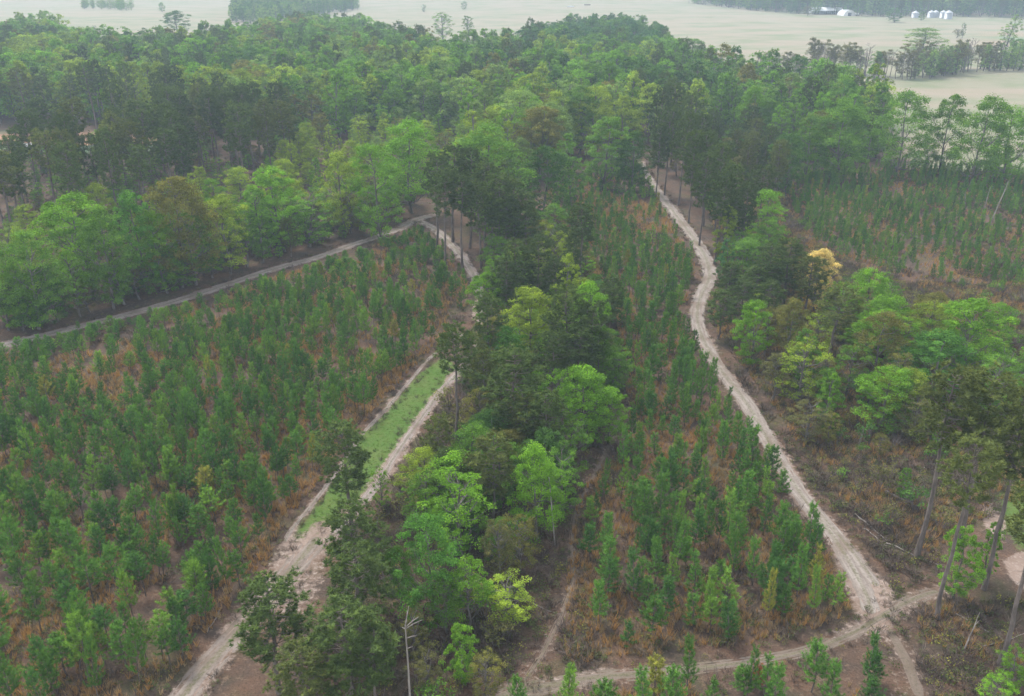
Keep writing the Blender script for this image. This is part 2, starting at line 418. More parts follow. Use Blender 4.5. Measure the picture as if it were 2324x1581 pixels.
PLACED = []   # (x, y) of every tree set by hand, keeps the filled woods off them
USED = {}
def put(kind, var, x, y, h, w, tone, name, cat, label=None, group=None, zone='', size=None, rz=None, crown_name='crown', tilt=(0, 0)):
    t_me, c_me, h0, w0 = var[:4]
    z = float(hz(x, y))
    root = bpy.data.objects.new(name, None); COL.objects.link(root); root.empty_display_size = 0.3
    root.location = (x, y, z - 0.03)
    root.rotation_euler = (tilt[0], tilt[1], random.uniform(0, 6.283) if rz is None else rz)
    sx = (w / w0) if w else h / h0
    root.scale = (sx, sx, h / h0)
    link('trunk', t_me, root)
    if c_me is not None: link(crown_name, c_me, root, TONE[tone])
    if len(var) > 4: link('leaves', var[4], root, TONE[tone])
    if label is None:
        label = ' '.join(f"{size or ''} {TONE_WORD[tone]} {kind} {zone}, {where(x, y, z + h * 0.8)}".split())
    tag(root, label, cat, group)
    return root

def top(px, py, h): return gp(px, py, h)
def metres(px_w, x, y, z): return px_w * depth_of(x, y, z) / FPX

# ------------------------------------------------------------------ ground plan (traced from the photograph, laid on the ground)
LAND = gpoly([(-500, 1800), (-420, 100), (0, 96), (130, 94), (180, 138), (400, 148), (480, 132), (600, 116), (640, 96), (800, 92), (860, 116), (950, 146), (1050, 156), (1180, 136), (1250, 100),
              (1400, 90), (1495, 116), (1520, 150), (1570, 186), (1650, 212), (1800, 238), (1950, 260), (2010, 285), (2040, 330), (2060, 388), (2700, 396), (3000, 1800)])
CLEARING = gpoly([(-250, 350), (-250, 290), (0, 296), (130, 297), (380, 303), (370, 330), (330, 350), (0, 353)])
BLOCK_L = gpoly([(-120, 850), (0, 808), (120, 778), (230, 748), (430, 695), (620, 632), (790, 580), (900, 542), (950, 520), (1000, 565), (1045, 625), (1068, 660), (1055, 730),
                 (985, 790), (930, 850), (820, 980), (740, 1080), (660, 1190), (600, 1275), (530, 1370), (440, 1490), (340, 1620), (-200, 1700)])
BLOCK_M = gpoly([(1235, 440), (1320, 400), (1440, 372), (1462, 400), (1490, 450), (1535, 530), (1575, 600), (1580, 640), (1555, 690), (1550, 740), (1585, 830), (1640, 900), (1690, 980),
                 (1745, 1060), (1800, 1140), (1860, 1230), (1920, 1330), (1950, 1410), (1850, 1455), (1700, 1485), (1450, 1505), (1340, 1500), (1335, 1400), (1325, 1230), (1330, 1160),
                 (1400, 1070), (1430, 950), (1415, 850), (1400, 720), (1345, 620), (1300, 560), (1260, 500)])
BLOCK_D = gpoly([(1160, 1600), (1330, 1570), (1600, 1550), (1850, 1500), (1980, 1470), (2010, 1560), (2030, 1640), (1150, 1660)])
BLOCK_R = gpoly([(1755, 400), (1900, 385), (2100, 385), (2340, 395), (2480, 420), (2480, 690), (2324, 680), (2150, 660), (2050, 640), (1930, 605), (1835, 550), (1790, 480)])
FOREST = gpoly([(-260, 300), (-260, 100), (0, 100), (130, 96), (180, 142), (300, 145), (400, 152), (480, 136), (600, 120), (640, 100), (800, 95), (860, 120), (950, 150), (1050, 160),
                (1180, 140), (1250, 105), (1400, 95), (1490, 120), (1512, 152), (1570, 190), (1650, 216), (1800, 242), (1950, 264), (2000, 290), (1990, 370), (1750, 372), (1690, 330), (1480, 340),
                (1380, 345), (1240, 405), (1190, 425), (960, 470), (900, 500), (600, 590), (300, 690), (0, 760), (-260, 830)])
STAND = gpoly([(-260, 590), (-260, 275), (0, 282), (300, 280), (520, 310), (650, 335), (680, 385), (620, 440), (400, 500), (200, 540), (0, 570)])
STRIP_C = gpoly([(1100, 560), (1250, 480), (1300, 560), (1345, 640), (1400, 740), (1410, 900), (1390, 1030), (1310, 1140), (1280, 1250), (1270, 1380), (1230, 1460), (1150, 1540), (1100, 1640), (900, 1660),
                 (680, 1640), (720, 1440), (800, 1250), (880, 1130), (960, 990), (1060, 850), (1090, 740)])
STRIP_R = gpoly([(1600, 460), (1690, 420), (1790, 420), (1830, 540), (1930, 600), (2050, 640), (2324, 650), (2500, 700), (2550, 1000), (2324, 1130), (2200, 1200), (2130, 1260), (2040, 1240), (1960, 1180),
                 (1850, 1080), (1780, 960), (1700, 850), (1630, 760), (1610, 690), (1650, 620)])
WOODS_BR = gpoly([(2080, 1400), (2160, 1370), (2330, 1360), (2560, 1350), (2600, 1680), (2120, 1680), (2100, 1550)])

ROAD_A = gpoly([(-120, 812), (0, 787), (85, 766), (200, 737), (300, 712), (430, 675), (520, 645), (620, 612), (720, 585), (790, 560), (850, 540), (905, 520), (945, 500), (985, 488)])
ROAD_B = gpoly([(905, 520), (945, 503), (985, 520), (1025, 556), (1060, 600), (1082, 640), (1090, 690), (1092, 740), (1080, 790), (1050, 832), (992, 900), (942, 970), (900, 1030), (865, 1085), (800, 1170), (730, 1245)])
ROAD_B2 = gpoly([(1075, 745), (985, 805), (930, 866), (870, 935), (820, 990), (765, 1070), (705, 1150), (660, 1205), (640, 1245)])
LANE_LOW = gpoly([(735, 1205), (665, 1290), (590, 1380), (520, 1460), (440, 1550), (360, 1660)])
ROAD_C = gpoly([(1455, 368), (1464, 390), (1490, 430), (1535, 490), (1577, 545), (1603, 590), (1610, 630), (1592, 670), (1582, 712), (1592, 762), (1632, 835), (1690, 910), (1732, 980), (1762, 1035),
                (1792, 1085), (1838, 1150), (1885, 1210), (1932, 1285), (1965, 1350), (1985, 1412)])
ROAD_C2 = gpoly([(1830, 1130), (1885, 1195), (1935, 1255), (1975, 1310), (2005, 1345)])
TRACK_D = gpoly([(1090, 1600), (1170, 1572), (1250, 1556), (1330, 1541), (1450, 1530), (1560, 1520), (1700, 1503), (1830, 1478), (1930, 1440), (2000, 1400), (2070, 1362), (2150, 1335)])
TRACK_E = gpoly([(1990, 1400), (2030, 1450), (2065, 1520), (2100, 1620)])
PATH_F = gpoly([(1412, 930), (1385, 1010), (1345, 1085), (1310, 1150), (1298, 1230), (1300, 1310), (1280, 1380), (1255, 1440), (1215, 1510), (1170, 1572)])
LAWN = gpoly([(1008, 815), (1040, 838), (985, 905), (935, 975), (890, 1035), (858, 1085), (790, 1165), (715, 1225), (668, 1228), (690, 1190), (760, 1090), (815, 1010), (845, 965), (900, 910), (950, 855)])
SAND_OPEN = gpoly([(585, 1320), (625, 1250), (690, 1205), (750, 1200), (760, 1260), (720, 1330), (690, 1400), (640, 1420)])
SAND_BR = [gpoly([(2215, 1150), (2240, 1120), (2290, 1180), (2280, 1240), (2225, 1200)]), gpoly([(2270, 1270), (2324, 1250), (2400, 1280), (2400, 1330), (2330, 1330)]), gpoly([(2250, 1010), (2400, 1000), (2400, 1060), (2290, 1070)])]
GREEN_BR = gpoly([(2230, 1060), (2420, 1050), (2450, 1260), (2300, 1260), (2240, 1180)])
ROADS = [ROAD_A, ROAD_B, ROAD_B2, ROAD_C, ROAD_C2, TRACK_D]

# ------------------------------------------------------------------ ground sheet
def graded(lo, hi, a, b, step, grow):
    mid = list(np.arange(a, b + 0.01, step)); out = [b]; s = step
    while out[-1] < hi: s *= grow; out.append(out[-1] + s)
    inn = [a]; s = step
    while inn[-1] > lo: s *= grow; inn.append(inn[-1] - s)
    return np.array(sorted(inn[1:]) + mid + out[1:])
gx = graded(-5000, 5000, -130, 130, 1.0, 1.07); gy = graded(-150, 6000, 40, 260, 1.0, 1.05)
GX, GY = np.meshgrid(gx, gy); X, Y = GX.ravel(), GY.ravel()
jit = fbm(X / 7, Y / 7, 3) - 0.5
pasture = 1 - sstep(-3, 3, sd_poly(X, Y, LAND) + jit * 10)
clearing = sstep(-3, 3, sd_poly(X, Y, CLEARING) + jit * 8)
clearing = np.maximum(clearing, 0.6 * sstep(-8, 8, sd_poly(X, Y, gpoly([(2236, 78), (2300, 66), (2320, 92), (2250, 104)])) + jit * 30))
sand = np.zeros_like(X)
for rd, w in ((ROAD_A, 1.7), (ROAD_B, 1.1), (ROAD_B2, 0.5), (LANE_LOW, 2.2), (ROAD_C, 1.5), (ROAD_C2, 1.0), (TRACK_D, 1.1), (TRACK_E, 1.6), (PATH_F, 0.9)):
    sand = np.maximum(sand, (0.40 if rd is PATH_F or rd is TRACK_E else 0.5 if rd is TRACK_D else 0.7) * (1 - sstep(w * 0.5, w * 1.5, d_line(X, Y, rd) + jit * 2.4)))
sand = np.maximum(sand, 0.52 * sstep(-1.2, 0.8, sd_poly(X, Y, SAND_OPEN) + jit * 3))
for p in SAND_BR: sand = np.maximum(sand, sstep(-1.2, 0.8, sd_poly(X, Y, p) + jit * 3))
sand = np.maximum(sand, 0.42 * sstep(-1.5, 2.0, sd_poly(X, Y, gpoly([(1960, 1420), (2000, 1360), (2130, 1325), (2150, 1370), (2080, 1420), (2090, 1500), (2130, 1640), (2020, 1650), (2010, 1500)])) + jit * 4))
green = sstep(-1.0, 1.0, sd_poly(X, Y, LAWN) + jit * 2.0)
green = np.maximum(green, 0.7 * sstep(-2, 2, sd_poly(X, Y, GREEN_BR) + jit * 5))
green = np.maximum(green, 0.35 * (1 - sstep(1.5, 5, np.abs(d_line(X, Y, ROAD_B) - 3.5) + jit * 4)) * (Y < 130))
blocks = np.maximum.reduce([sstep(-2, 3, sd_poly(X, Y, b) + jit * 5) for b in (BLOCK_L, BLOCK_M, BLOCK_R, BLOCK_D)])
nx, ny = len(gx), len(gy)
ground = Geo()
ii = (np.arange(ny - 1)[:, None] * nx + np.arange(nx - 1)[None, :])
ground.add(np.column_stack([X, Y, hz(X, Y)]), np.stack([ii, ii + 1, ii + nx + 1, ii + nx], -1).reshape(-1, 4))

m_ground, nt = new_mat('ground_cover')
pos = nd(nt, 'ShaderNodeNewGeometry').outputs['Position']
n_big, n_mid, n_fine, n_vfine = noise(nt, pos, 0.035, 4), noise(nt, pos, 0.22, 4), noise(nt, pos, 1.6, 5, 0.7), noise(nt, pos, 5.0, 4, 0.75)
litter = mix(nt, ramp(nt, n_mid, 0.36, 0.64), (0.074, 0.055, 0.044), (0.122, 0.074, 0.051))
litter = mix(nt, mth(nt, 'MULTIPLY', ramp(nt, noise(nt, pos, 0.13, 3), 0.5, 0.66), 0.65), litter, (0.078, 0.078, 0.038))
litter = mix(nt, mth(nt, 'MULTIPLY', ramp(nt, n_fine, 0.50, 0.66), 0.75), litter, (0.175, 0.122, 0.086))
litter = mix(nt, mth(nt, 'MULTIPLY', ramp(nt, n_vfine, 0.48, 0.62), 0.55), litter, (0.034, 0.026, 0.020))
stripes = noise(nt, nd(nt, 'ShaderNodeMapping', {'Vector': pos, 'Rotation': (0, 0, 0.12), 'Scale': (0.004, 0.03, 1)}).outputs[0], 1.0, 5)
past = mix(nt, ramp(nt, n_big, 0.35, 0.7), (0.225, 0.21, 0.148), (0.155, 0.178, 0.10))
past = mix(nt, mth(nt, 'MULTIPLY', ramp(nt, stripes, 0.42, 0.62), 0.6), past, (0.28, 0.22, 0.175))
past = mix(nt, mth(nt, 'MULTIPLY', ramp(nt, n_mid, 0.5, 0.75), 0.25), past, (0.15, 0.185, 0.085))
sandc = mix(nt, ramp(nt, n_mid, 0.35, 0.65), (0.27, 0.205, 0.17), (0.20, 0.145, 0.115))
sandc = mix(nt, mth(nt, 'MULTIPLY', ramp(nt, n_fine, 0.5, 0.7), 0.6), sandc, (0.38, 0.33, 0.30))
grassc = mix(nt, ramp(nt, n_mid, 0.35, 0.7), (0.074, 0.140, 0.028), (0.100, 0.146, 0.038))
grassc = mix(nt, mth(nt, 'MULTIPLY', ramp(nt, n_fine, 0.45, 0.7), 0.4), grassc, (0.115, 0.110, 0.048))
def soft(a, wob=0.7):
    s = mth(nt, 'ADD', attr(nt, a), mth(nt, 'MULTIPLY', mth(nt, 'SUBTRACT', n_fine, 0.5), wob))
    return ramp(nt, s, 0.32, 0.68)
c = mix(nt, attr(nt, 'pasture'), litter, past)
c = mix(nt, soft('green', 1.1), c, grassc)
clr = mix(nt, ramp(nt, stripes, 0.45, 0.55), (0.12, 0.19, 0.10), (0.32, 0.19, 0.12))
c = mix(nt, attr(nt, 'clearing'), c, clr)
c = mix(nt, soft('sand', 1.1), c, sandc)
bs = nd(nt, 'ShaderNodeBsdfPrincipled', {'Base Color': c, 'Roughness': 0.95, 'Specular IOR Level': 0.1})
bmp = nd(nt, 'ShaderNodeBump', {'Height': mth(nt, 'ADD', n_fine, mth(nt, 'MULTIPLY', n_vfine, 0.4)), 'Strength': 0.8, 'Distance': 0.25})
nt.links.new(bmp.outputs[0], bs.inputs['Normal'])
nd(nt, 'ShaderNodeOutputMaterial', {'Surface': bs.outputs[0]})
me = ground.mesh('ground', m_ground, True)
for nm, arr in (('pasture', pasture), ('clearing', clearing), ('sand', sand), ('green', green)):
    a = me.attributes.new(nm, 'FLOAT', 'POINT'); a.data.foreach_set('value', arr.astype(np.float32))
tag(link('ground', me), 'brown woodland and plantation floor with pale pasture beyond', 'ground', None, 'structure')

# ------------------------------------------------------------------ roads: ragged ribbons a few centimetres proud of the ground
def spline(pts, step):
    P = np.vstack([2 * pts[0] - pts[1], pts, 2 * pts[-1] - pts[-2]]); out = []
    for i in range(1, len(P) - 2):
        n = max(2, int(np.linalg.norm(P[i + 1] - P[i]) / step)); t = np.linspace(0, 1, n, endpoint=False)[:, None]
        a, b, c_, d = P[i - 1], P[i], P[i + 1], P[i + 2]
        out.append(0.5 * (2 * b + (c_ - a) * t + (2 * a - 5 * b + 4 * c_ - d) * t ** 2 + (3 * b - a - 3 * c_ + d) * t ** 3))
    return np.vstack(out + [pts[-1:]])
def road_mat(name, a, b, c3, rut):
    m, nt = new_mat(name)
    u, v = attr(nt, 'u'), attr(nt, 'v')
    pos = nd(nt, 'ShaderNodeNewGeometry').outputs['Position']
    vec = nd(nt, 'ShaderNodeCombineXYZ', {0: mth(nt, 'MULTIPLY', u, 3.2), 1: mth(nt, 'MULTIPLY', v, 0.22)}).outputs[0]
    streak = noise(nt, vec, 1.0, 5, 0.65); grain = noise(nt, pos, 3.2, 5, 0.75); patch = noise(nt, pos, 0.25, 4)
    col = mix(nt, ramp(nt, streak, 0.28, 0.74), a, b)
    col = mix(nt, mth(nt, 'MULTIPLY', ramp(nt, patch, 0.46, 0.68), 0.7), col, c3)
    au = mth(nt, 'ABSOLUTE', u)
    mid = mth(nt, 'MULTIPLY', mth(nt, 'SUBTRACT', 1.0, ramp(nt, au, 0.05, 0.32)), rut)
    col = mix(nt, mth(nt, 'MULTIPLY', mid, ramp(nt, grain, 0.35, 0.6)), col, (0.12, 0.125, 0.055))
    edge = mth(nt, 'MULTIPLY', ramp(nt, mth(nt, 'ADD', au, mth(nt, 'MULTIPLY', mth(nt, 'SUBTRACT', streak, 0.5), 0.9)), 0.68, 1.0), 0.75)
    col = mix(nt, edge, col, (0.13, 0.10, 0.072))
    col = mix(nt, mth(nt, 'MULTIPLY', ramp(nt, grain, 0.50, 0.66), 0.55), col, tuple(x * 0.55 for x in a))
    bs = nd(nt, 'ShaderNodeBsdfPrincipled', {'Base Color': col, 'Roughness': 0.95, 'Specular IOR Level': 0.1})
    bmp = nd(nt, 'ShaderNodeBump', {'Height': mth(nt, 'ADD', grain, streak), 'Strength': 0.9, 'Distance': 0.15})
    nt.links.new(bmp.outputs[0], bs.inputs['Normal'])
    nd(nt, 'ShaderNodeOutputMaterial', {'Surface': bs.outputs[0]})
    return m
def ribbon(name, pts, width, mat, label, lift=0.05, seed=0, cross=13, step=0.5):
    P = spline(pts, step); n = len(P); T = unit(np.gradient(P, axis=0)); N = np.column_stack([-T[:, 1], T[:, 0]])
    s = np.concatenate([[0], np.cumsum(np.linalg.norm(np.diff(P, axis=0), axis=1))])
    W = width * (1 + 0.28 * (vnoise(s / 9, s * 0 + seed, seed) - 0.5)) if np.isscalar(width) else np.interp(s / s[-1], np.linspace(0, 1, len(width)), width)
    u = np.linspace(-1, 1, cross)
    XY = P[:, None, :] + N[:, None, :] * (u[None, :, None] * W[:, None, None] / 2)
    xx, yy = XY[..., 0], XY[..., 1]
    au = np.abs(u)[None, :]
    z = hz(xx, yy) + lift * (1.15 - 1.9 * au ** 3) - 0.05 * np.exp(-((au - 0.5) / 0.15) ** 2) + lift * 1.3 * (fbm(xx / 1.1, yy / 1.1, seed) - 0.5)
    if True:
        endf = np.minimum(sstep(0, 2.5, s), sstep(0, 2.5, s[-1] - s))[:, None]; z = z * endf - 0.06 * (1 - endf)
    g = Geo(); i = np.arange(n - 1)[:, None] * cross + np.arange(cross - 1)[None, :]
    g.add(np.stack([xx, yy, z], -1).reshape(-1, 3), np.stack([i, i + cross, i + cross + 1, i + 1], -1).reshape(-1, 4))
    me = g.mesh(name, mat, True)
    for nm, arr in (('u', np.tile(u, n)), ('v', np.repeat(s, cross))):
        a = me.attributes.new(nm, 'FLOAT', 'POINT'); a.data.foreach_set('value', arr.astype(np.float32))
    return tag(link(name, me), label, 'road', None, 'structure')
m_chalk = road_mat('chalk_gravel', (0.205, 0.168, 0.145), (0.335, 0.298, 0.27), (0.17, 0.128, 0.098), 0.6)
m_sand = road_mat('sandy_track', (0.205, 0.165, 0.148), (0.335, 0.295, 0.275), (0.165, 0.118, 0.095), 0.7)
m_lane = road_mat('shade_toned_lane', (0.185, 0.145, 0.122), (0.29, 0.248, 0.22), (0.145, 0.112, 0.085), 0.75)  # pinkish-brown sand, with the shade of the pines darkened into its colour
m_dirt = road_mat('dirt_track', (0.155, 0.125, 0.10), (0.225, 0.185, 0.155), (0.13, 0.11, 0.07), 0.6)
m_path = road_mat('path_dirt', (0.15, 0.115, 0.095), (0.19, 0.15, 0.125), (0.125, 0.095, 0.07), 0.2)
m_path2 = road_mat('worn_dirt', (0.165, 0.125, 0.10), (0.215, 0.17, 0.14), (0.14, 0.115, 0.08), 0.3)
ribbon('dirt_road', ROAD_C, [2.6, 2.8, 3.0, 3.4, 3.4, 3.8, 3.4, 3.0, 2.8, 2.9, 2.6, 2.2], m_chalk, 'pale gravel road winding from the pine row to the junction', 0.06, 1)
ribbon('dirt_road', ROAD_C2, [1.2, 1.7, 1.7, 1.4], m_chalk, 'short pale gravel fork ending at the junction', 0.085, 2)
ribbon('dirt_road', ROAD_A, 3.2, m_sand, 'pale dirt road along the edge of the hardwoods', 0.05, 3)
ribbon('dirt_road', ROAD_B, [2.8, 3.0, 2.6, 1.6, 1.3, 1.4, 1.5], m_sand, 'rutted sandy lane bending round the plantation beside the grass', 0.05, 4)
ribbon('dirt_road', ROAD_B2, 0.75, m_sand, 'narrow sandy wheel track between broom grass and green strip', 0.045, 5)
ribbon('dirt_road', LANE_LOW, [3.4, 3.2, 3.0, 3.2, 3.6], m_lane, 'broad washed-out sandy lane under the dark pines', 0.045, 6)
ribbon('dirt_track', TRACK_D, [2.4, 2.1, 1.8, 1.6, 1.5, 1.7, 1.8], m_dirt, 'faint dirt track crossing below the young pines', 0.04, 7)
ribbon('dirt_track', TRACK_E, 3.4, m_path, 'worn dirt track leaving the junction', 0.008, 8)
ribbon('footpath', PATH_F, 0.8, m_path2, 'thin bare footpath between brush and young pines', 0.03, 9)

# ------------------------------------------------------------------ scattered stuff (geometry nodes)
def scatter(name, P, idx, rot, scl, sources, label, cat):
    src = bpy.data.collections.new(name + '_source')
    for i, (me_list) in enumerate(sources):
        o = bpy.data.objects.new(f'{name}_source_{i:02d}', me_list); src.objects.link(o)
    me = bpy.data.meshes.new(name); n = len(P)
    me.vertices.add(n); me.vertices.foreach_set('co', np.asarray(P, np.float32).ravel())
    a = me.attributes.new('pick', 'INT', 'POINT'); a.data.foreach_set('value', np.asarray(idx, np.int32))
    a = me.attributes.new('turn', 'FLOAT_VECTOR', 'POINT'); a.data.foreach_set('vector', np.asarray(rot, np.float32).ravel())
    a = me.attributes.new('size', 'FLOAT_VECTOR', 'POINT'); a.data.foreach_set('vector', np.asarray(scl, np.float32).ravel())
    o = link(name, me)
    ng = bpy.data.node_groups.new(name + '_scatter', 'GeometryNodeTree')
    ng.interface.new_socket('Geometry', in_out='INPUT', socket_type='NodeSocketGeometry')
    ng.interface.new_socket('Geometry', in_out='OUTPUT', socket_type='NodeSocketGeometry')
    gi, go = ng.nodes.new('NodeGroupInput'), ng.nodes.new('NodeGroupOutput')
    ci = ng.nodes.new('GeometryNodeCollectionInfo'); ci.inputs['Collection'].default_value = src
    ci.inputs['Separate Children'].default_value = True; ci.inputs['Reset Children'].default_value = True
    ip = ng.nodes.new('GeometryNodeInstanceOnPoints'); ip.inputs['Pick Instance'].default_value = True
    def na(nm, ty):
        x = ng.nodes.new('GeometryNodeInputNamedAttribute'); x.data_type = ty; x.inputs['Name'].default_value = nm
        return x.outputs['Attribute']
    L = ng.links.new
    L(gi.outputs[0], ip.inputs['Points']); L(ci.outputs[0], ip.inputs['Instance'])
    L(na('pick', 'INT'), ip.inputs['Instance Index']); L(na('turn', 'FLOAT_VECTOR'), ip.inputs['Rotation']); L(na('size', 'FLOAT_VECTOR'), ip.inputs['Scale'])
    L(ip.outputs[0], go.inputs[0])
    md = o.modifiers.new('scatter', 'NODES'); md.node_group = ng
    return tag(o, label, cat, None, 'stuff')

def joined(t_me, c_me, mat_c, name):
    """trunk and crown of a far tree in one mesh with two materials"""
    def arr(me):
        V = np.empty(len(me.vertices) * 3, np.float32); me.vertices.foreach_get('co', V)
        n = len(me.polygons); ls = np.empty(n, np.int32); me.polygons.foreach_get('loop_start', ls)
        L = np.empty(len(me.loops), np.int32); me.loops.foreach_get('vertex_index', L)
        r = np.empty(n, np.float32); me.attributes['leaf'].data.foreach_get('value', r)
        return V.reshape(-1, 3), L, ls, r
    parts = [arr(t_me)] + ([arr(c_me)] if c_me else [])
    V = np.concatenate([p[0] for p in parts]); off = 0; lo = 0; L, LS, R_, MI = [], [], [], []
    for i, p in enumerate(parts):
        L.append(p[1] + off); LS.append(p[2] + lo); R_.append(p[3]); MI.append(np.full(len(p[2]), i, np.int32)); off += len(p[0]); lo += len(p[1])
    me = bpy.data.meshes.new(name); me.vertices.add(len(V)); me.vertices.foreach_set('co', V.ravel())
    L = np.concatenate(L); LS = np.concatenate(LS); me.loops.add(len(L)); me.loops.foreach_set('vertex_index', L)
    me.polygons.add(len(LS)); me.polygons.foreach_set('loop_start', LS); me.polygons.foreach_set('material_index', np.concatenate(MI))
    at = me.attributes.new('leaf', 'FLOAT', 'FACE'); at.data.foreach_set('value', np.concatenate(R_))
    me.update(calc_edges=True); me.validate()
    me.materials.append(t_me.materials[0])
    if c_me: me.materials.append(mat_c)
    return me

def grid_in(poly, spacing, jitter, angle, seed, inset=0.0):
    R = np.random.default_rng(seed); c, s = math.cos(angle), math.sin(angle)
    ctr = poly.mean(0); rad = np.abs(poly - ctr).max() * 1.5; sp = spacing if isinstance(spacing, tuple) else (spacing, spacing)
    a, b = np.meshgrid(np.arange(-rad, rad, sp[0]), np.arange(-rad, rad, sp[1])); a, b = a.ravel(), b.ravel()
    a = a + R.normal(0, jitter * sp[0], len(a)); b = b + R.normal(0, jitter * sp[1], len(b))
    x, y = ctr[0] + a * c - b * s, ctr[1] + a * s + b * c
    k = sd_poly(x, y, poly) > inset; x, y = x[k], y[k]
    px, py = project(x, y, 3.0)
    k = (px > -60) & (px < 2390) & (y > 40) & (py > -60) & (py < 1680)
    return x[k], y[k]

